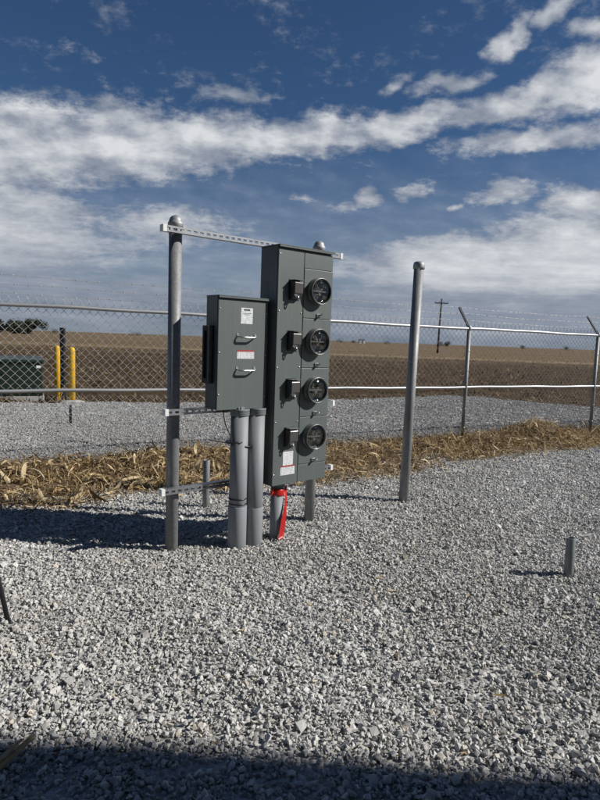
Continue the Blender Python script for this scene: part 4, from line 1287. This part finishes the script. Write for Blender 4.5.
def far_tree(loc, h, w, label, seed, group='trees on the horizon', n=1500):
    rnd = random.Random(seed)
    root = empty('tree', loc); tag(root, label, 'tree', group)
    mb = MB(); mb.tube([(0, 0, -0.5), (0, 0, h * 0.3), (rnd.uniform(-.2, .2), 0, h * 0.75)], [h * 0.035, h * 0.026, h * 0.01], 8)
    for k in range(5):
        a = rnd.uniform(0, 6.28); z = h * rnd.uniform(0.22, 0.45)
        mb.tube([(0, 0, z), (math.cos(a) * w * 0.35, math.sin(a) * w * 0.35, z + h * 0.28)], [h * 0.014, h * 0.005], 5)
    mb.build('trunk', M['bark'], root)
    r = np.random.default_rng(seed)
    nb = 16
    c = np.stack([r.normal(0, w * 0.22, nb), r.normal(0, w * 0.22, nb), h * r.uniform(0.10, 0.80, nb)], 1)
    c[:, :2] *= (1.15 - (c[:, 2:3] / h) * 0.6)
    rad = w * r.uniform(0.16, 0.27, nb)
    b = r.integers(0, nb, n)
    d = r.normal(0, 1, (n, 3)); d /= np.linalg.norm(d, axis=1, keepdims=True)
    P = c[b] + d * (rad[b] * r.uniform(0.35, 1.08, n))[:, None]
    sz = h * 0.042 * r.uniform(0.6, 1.4, n)
    a1 = r.normal(0, 1, (n, 3)); a1 /= np.linalg.norm(a1, axis=1, keepdims=True)
    a2 = np.cross(a1, r.normal(0, 1, (n, 3))); a2 /= np.linalg.norm(a2, axis=1, keepdims=True)
    V = np.stack([P - a1 * sz[:, None], P + a2 * sz[:, None] * .7, P + a1 * sz[:, None], P - a2 * sz[:, None] * .7], 1).reshape(-1, 3)
    F = np.arange(4 * n).reshape(-1, 4)
    link('crown', np_mesh('crown', V, F), M['leaf_dark'], root)


def at_az(az, dist):
    return (math.sin(R(az)) * dist, math.cos(R(az)) * dist, -0.03)


for az, dist, h, w, lab, sd in ((-27.6, 252, 8.3, 8.5, 'leftmost dark bushy tree on the horizon, cut by the left edge', 1), (-26.0, 250, 6.6, 7.0, 'dark round tree second from the left edge on the horizon', 2),
                                (-24.6, 256, 7.4, 7.2, 'dark round tree at the right end of the left horizon clump', 3), (-25.3, 262, 5.4, 6.5, 'low dark tree tucked between the bigger trees of the left clump', 4),
                                (13.75, 470, 8.0, 7.0, 'taller tree of the far pair just right of the utility pole', 5), (13.05, 480, 6.0, 7.5, 'lower tree of the far pair just right of the utility pole', 6),
                                (-22.6, 420, 4.6, 10.0, 'low distant tree right of the left horizon clump', 7), (-15.6, 520, 5.6, 15.0, 'low wide tree on the horizon left of the rack', 8),
                                (3.6, 560, 5.5, 9.0, 'small distant tree left of the white farm shed', 9), (5.0, 570, 5.0, 9.0, 'small distant tree beside the white farm shed', 10),
                                (8.1, 560, 5.0, 11.0, 'low distant tree left of the bare post', 11), (20.4, 600, 6.2, 7.0, 'small far tree between the right fence posts', 12),
                                (24.0, 600, 6.6, 10.0, 'small far tree near the right edge of the picture', 13)):
    if dist > 300: h *= 0.62; w *= 0.8
    else: h *= 0.82; w *= 1.12
    far_tree(at_az(az, dist), h, w, lab, sd, n=5000 if dist < 300 else 900)

fs = empty('farm_shed', at_az(5.75, 540), R(12)); tag(fs, 'small white farm shed far away on the horizon', 'shed')
mb = MB(); mb.box(-2.6, 2.6, -2, 2, -0.2, 2.7); mb.build('wall', M['farm_white'], fs)
mb = MB(); mb.add([(-2.8, -2.2, 2.7005), (2.8, -2.2, 2.7005), (2.8, 2.2, 2.7005), (-2.8, 2.2, 2.7005), (-2.8, 0, 3.9), (2.8, 0, 3.9)], [(0, 3, 2, 1), (0, 1, 5, 4), (2, 3, 4, 5), (0, 4, 3), (1, 2, 5)]); mb.build('roof', M['roof_metal'], fs)
mb = MB(); mb.box(-0.8, 0.8, -2.03, -2.003, -0.1, 2.1); mb.build('door', M['roof_metal'], fs)

# ------------------------------------------------------------------ unseen shelter added over and behind the camera, shaped to shade the foreground
sh = empty('added_shade_shelter', (0, 0, 0), R(-3.4)); tag(sh, 'added unseen metal shelter behind the viewpoint whose roof edge shades the foreground', 'shelter')
SX0, SX1, SY0, SY1, SH = -3.0, 15.0, -5.0, EDGE_Y, 7.0
mb = MB(); mb.box(SX0, SX1, SY0, SY1, SH, SH + 0.06); rf = mb.build('roof', M['roof_metal'], sh)
mb = MB()
n = int((SX1 - SX0) / 0.3)
for i in range(n): mb.box(SX0 + 0.1 + i * 0.3, SX0 + 0.17 + i * 0.3, SY0 + 0.01, SY1 - 0.01, SH + 0.0605, SH + 0.09)
o = mb.build('roof_rib', M['roof_metal'], rf); tag(o, kind='stuff')
mb = MB(); mb.box(SX0, SX1, SY0, SY0 + 0.08, -0.2, SH - 0.002); mb.build('rear_wall', M['roof_metal'], sh)
for x in (SX0 + 0.2, SX1 - 0.2):
    mb = MB(); mb.box(x - 0.06, x + 0.06, SY1 - 1.0, SY1 - 0.88, -0.2, SH - 0.002); mb.build('post', M['galv_post'], sh, 0.006)
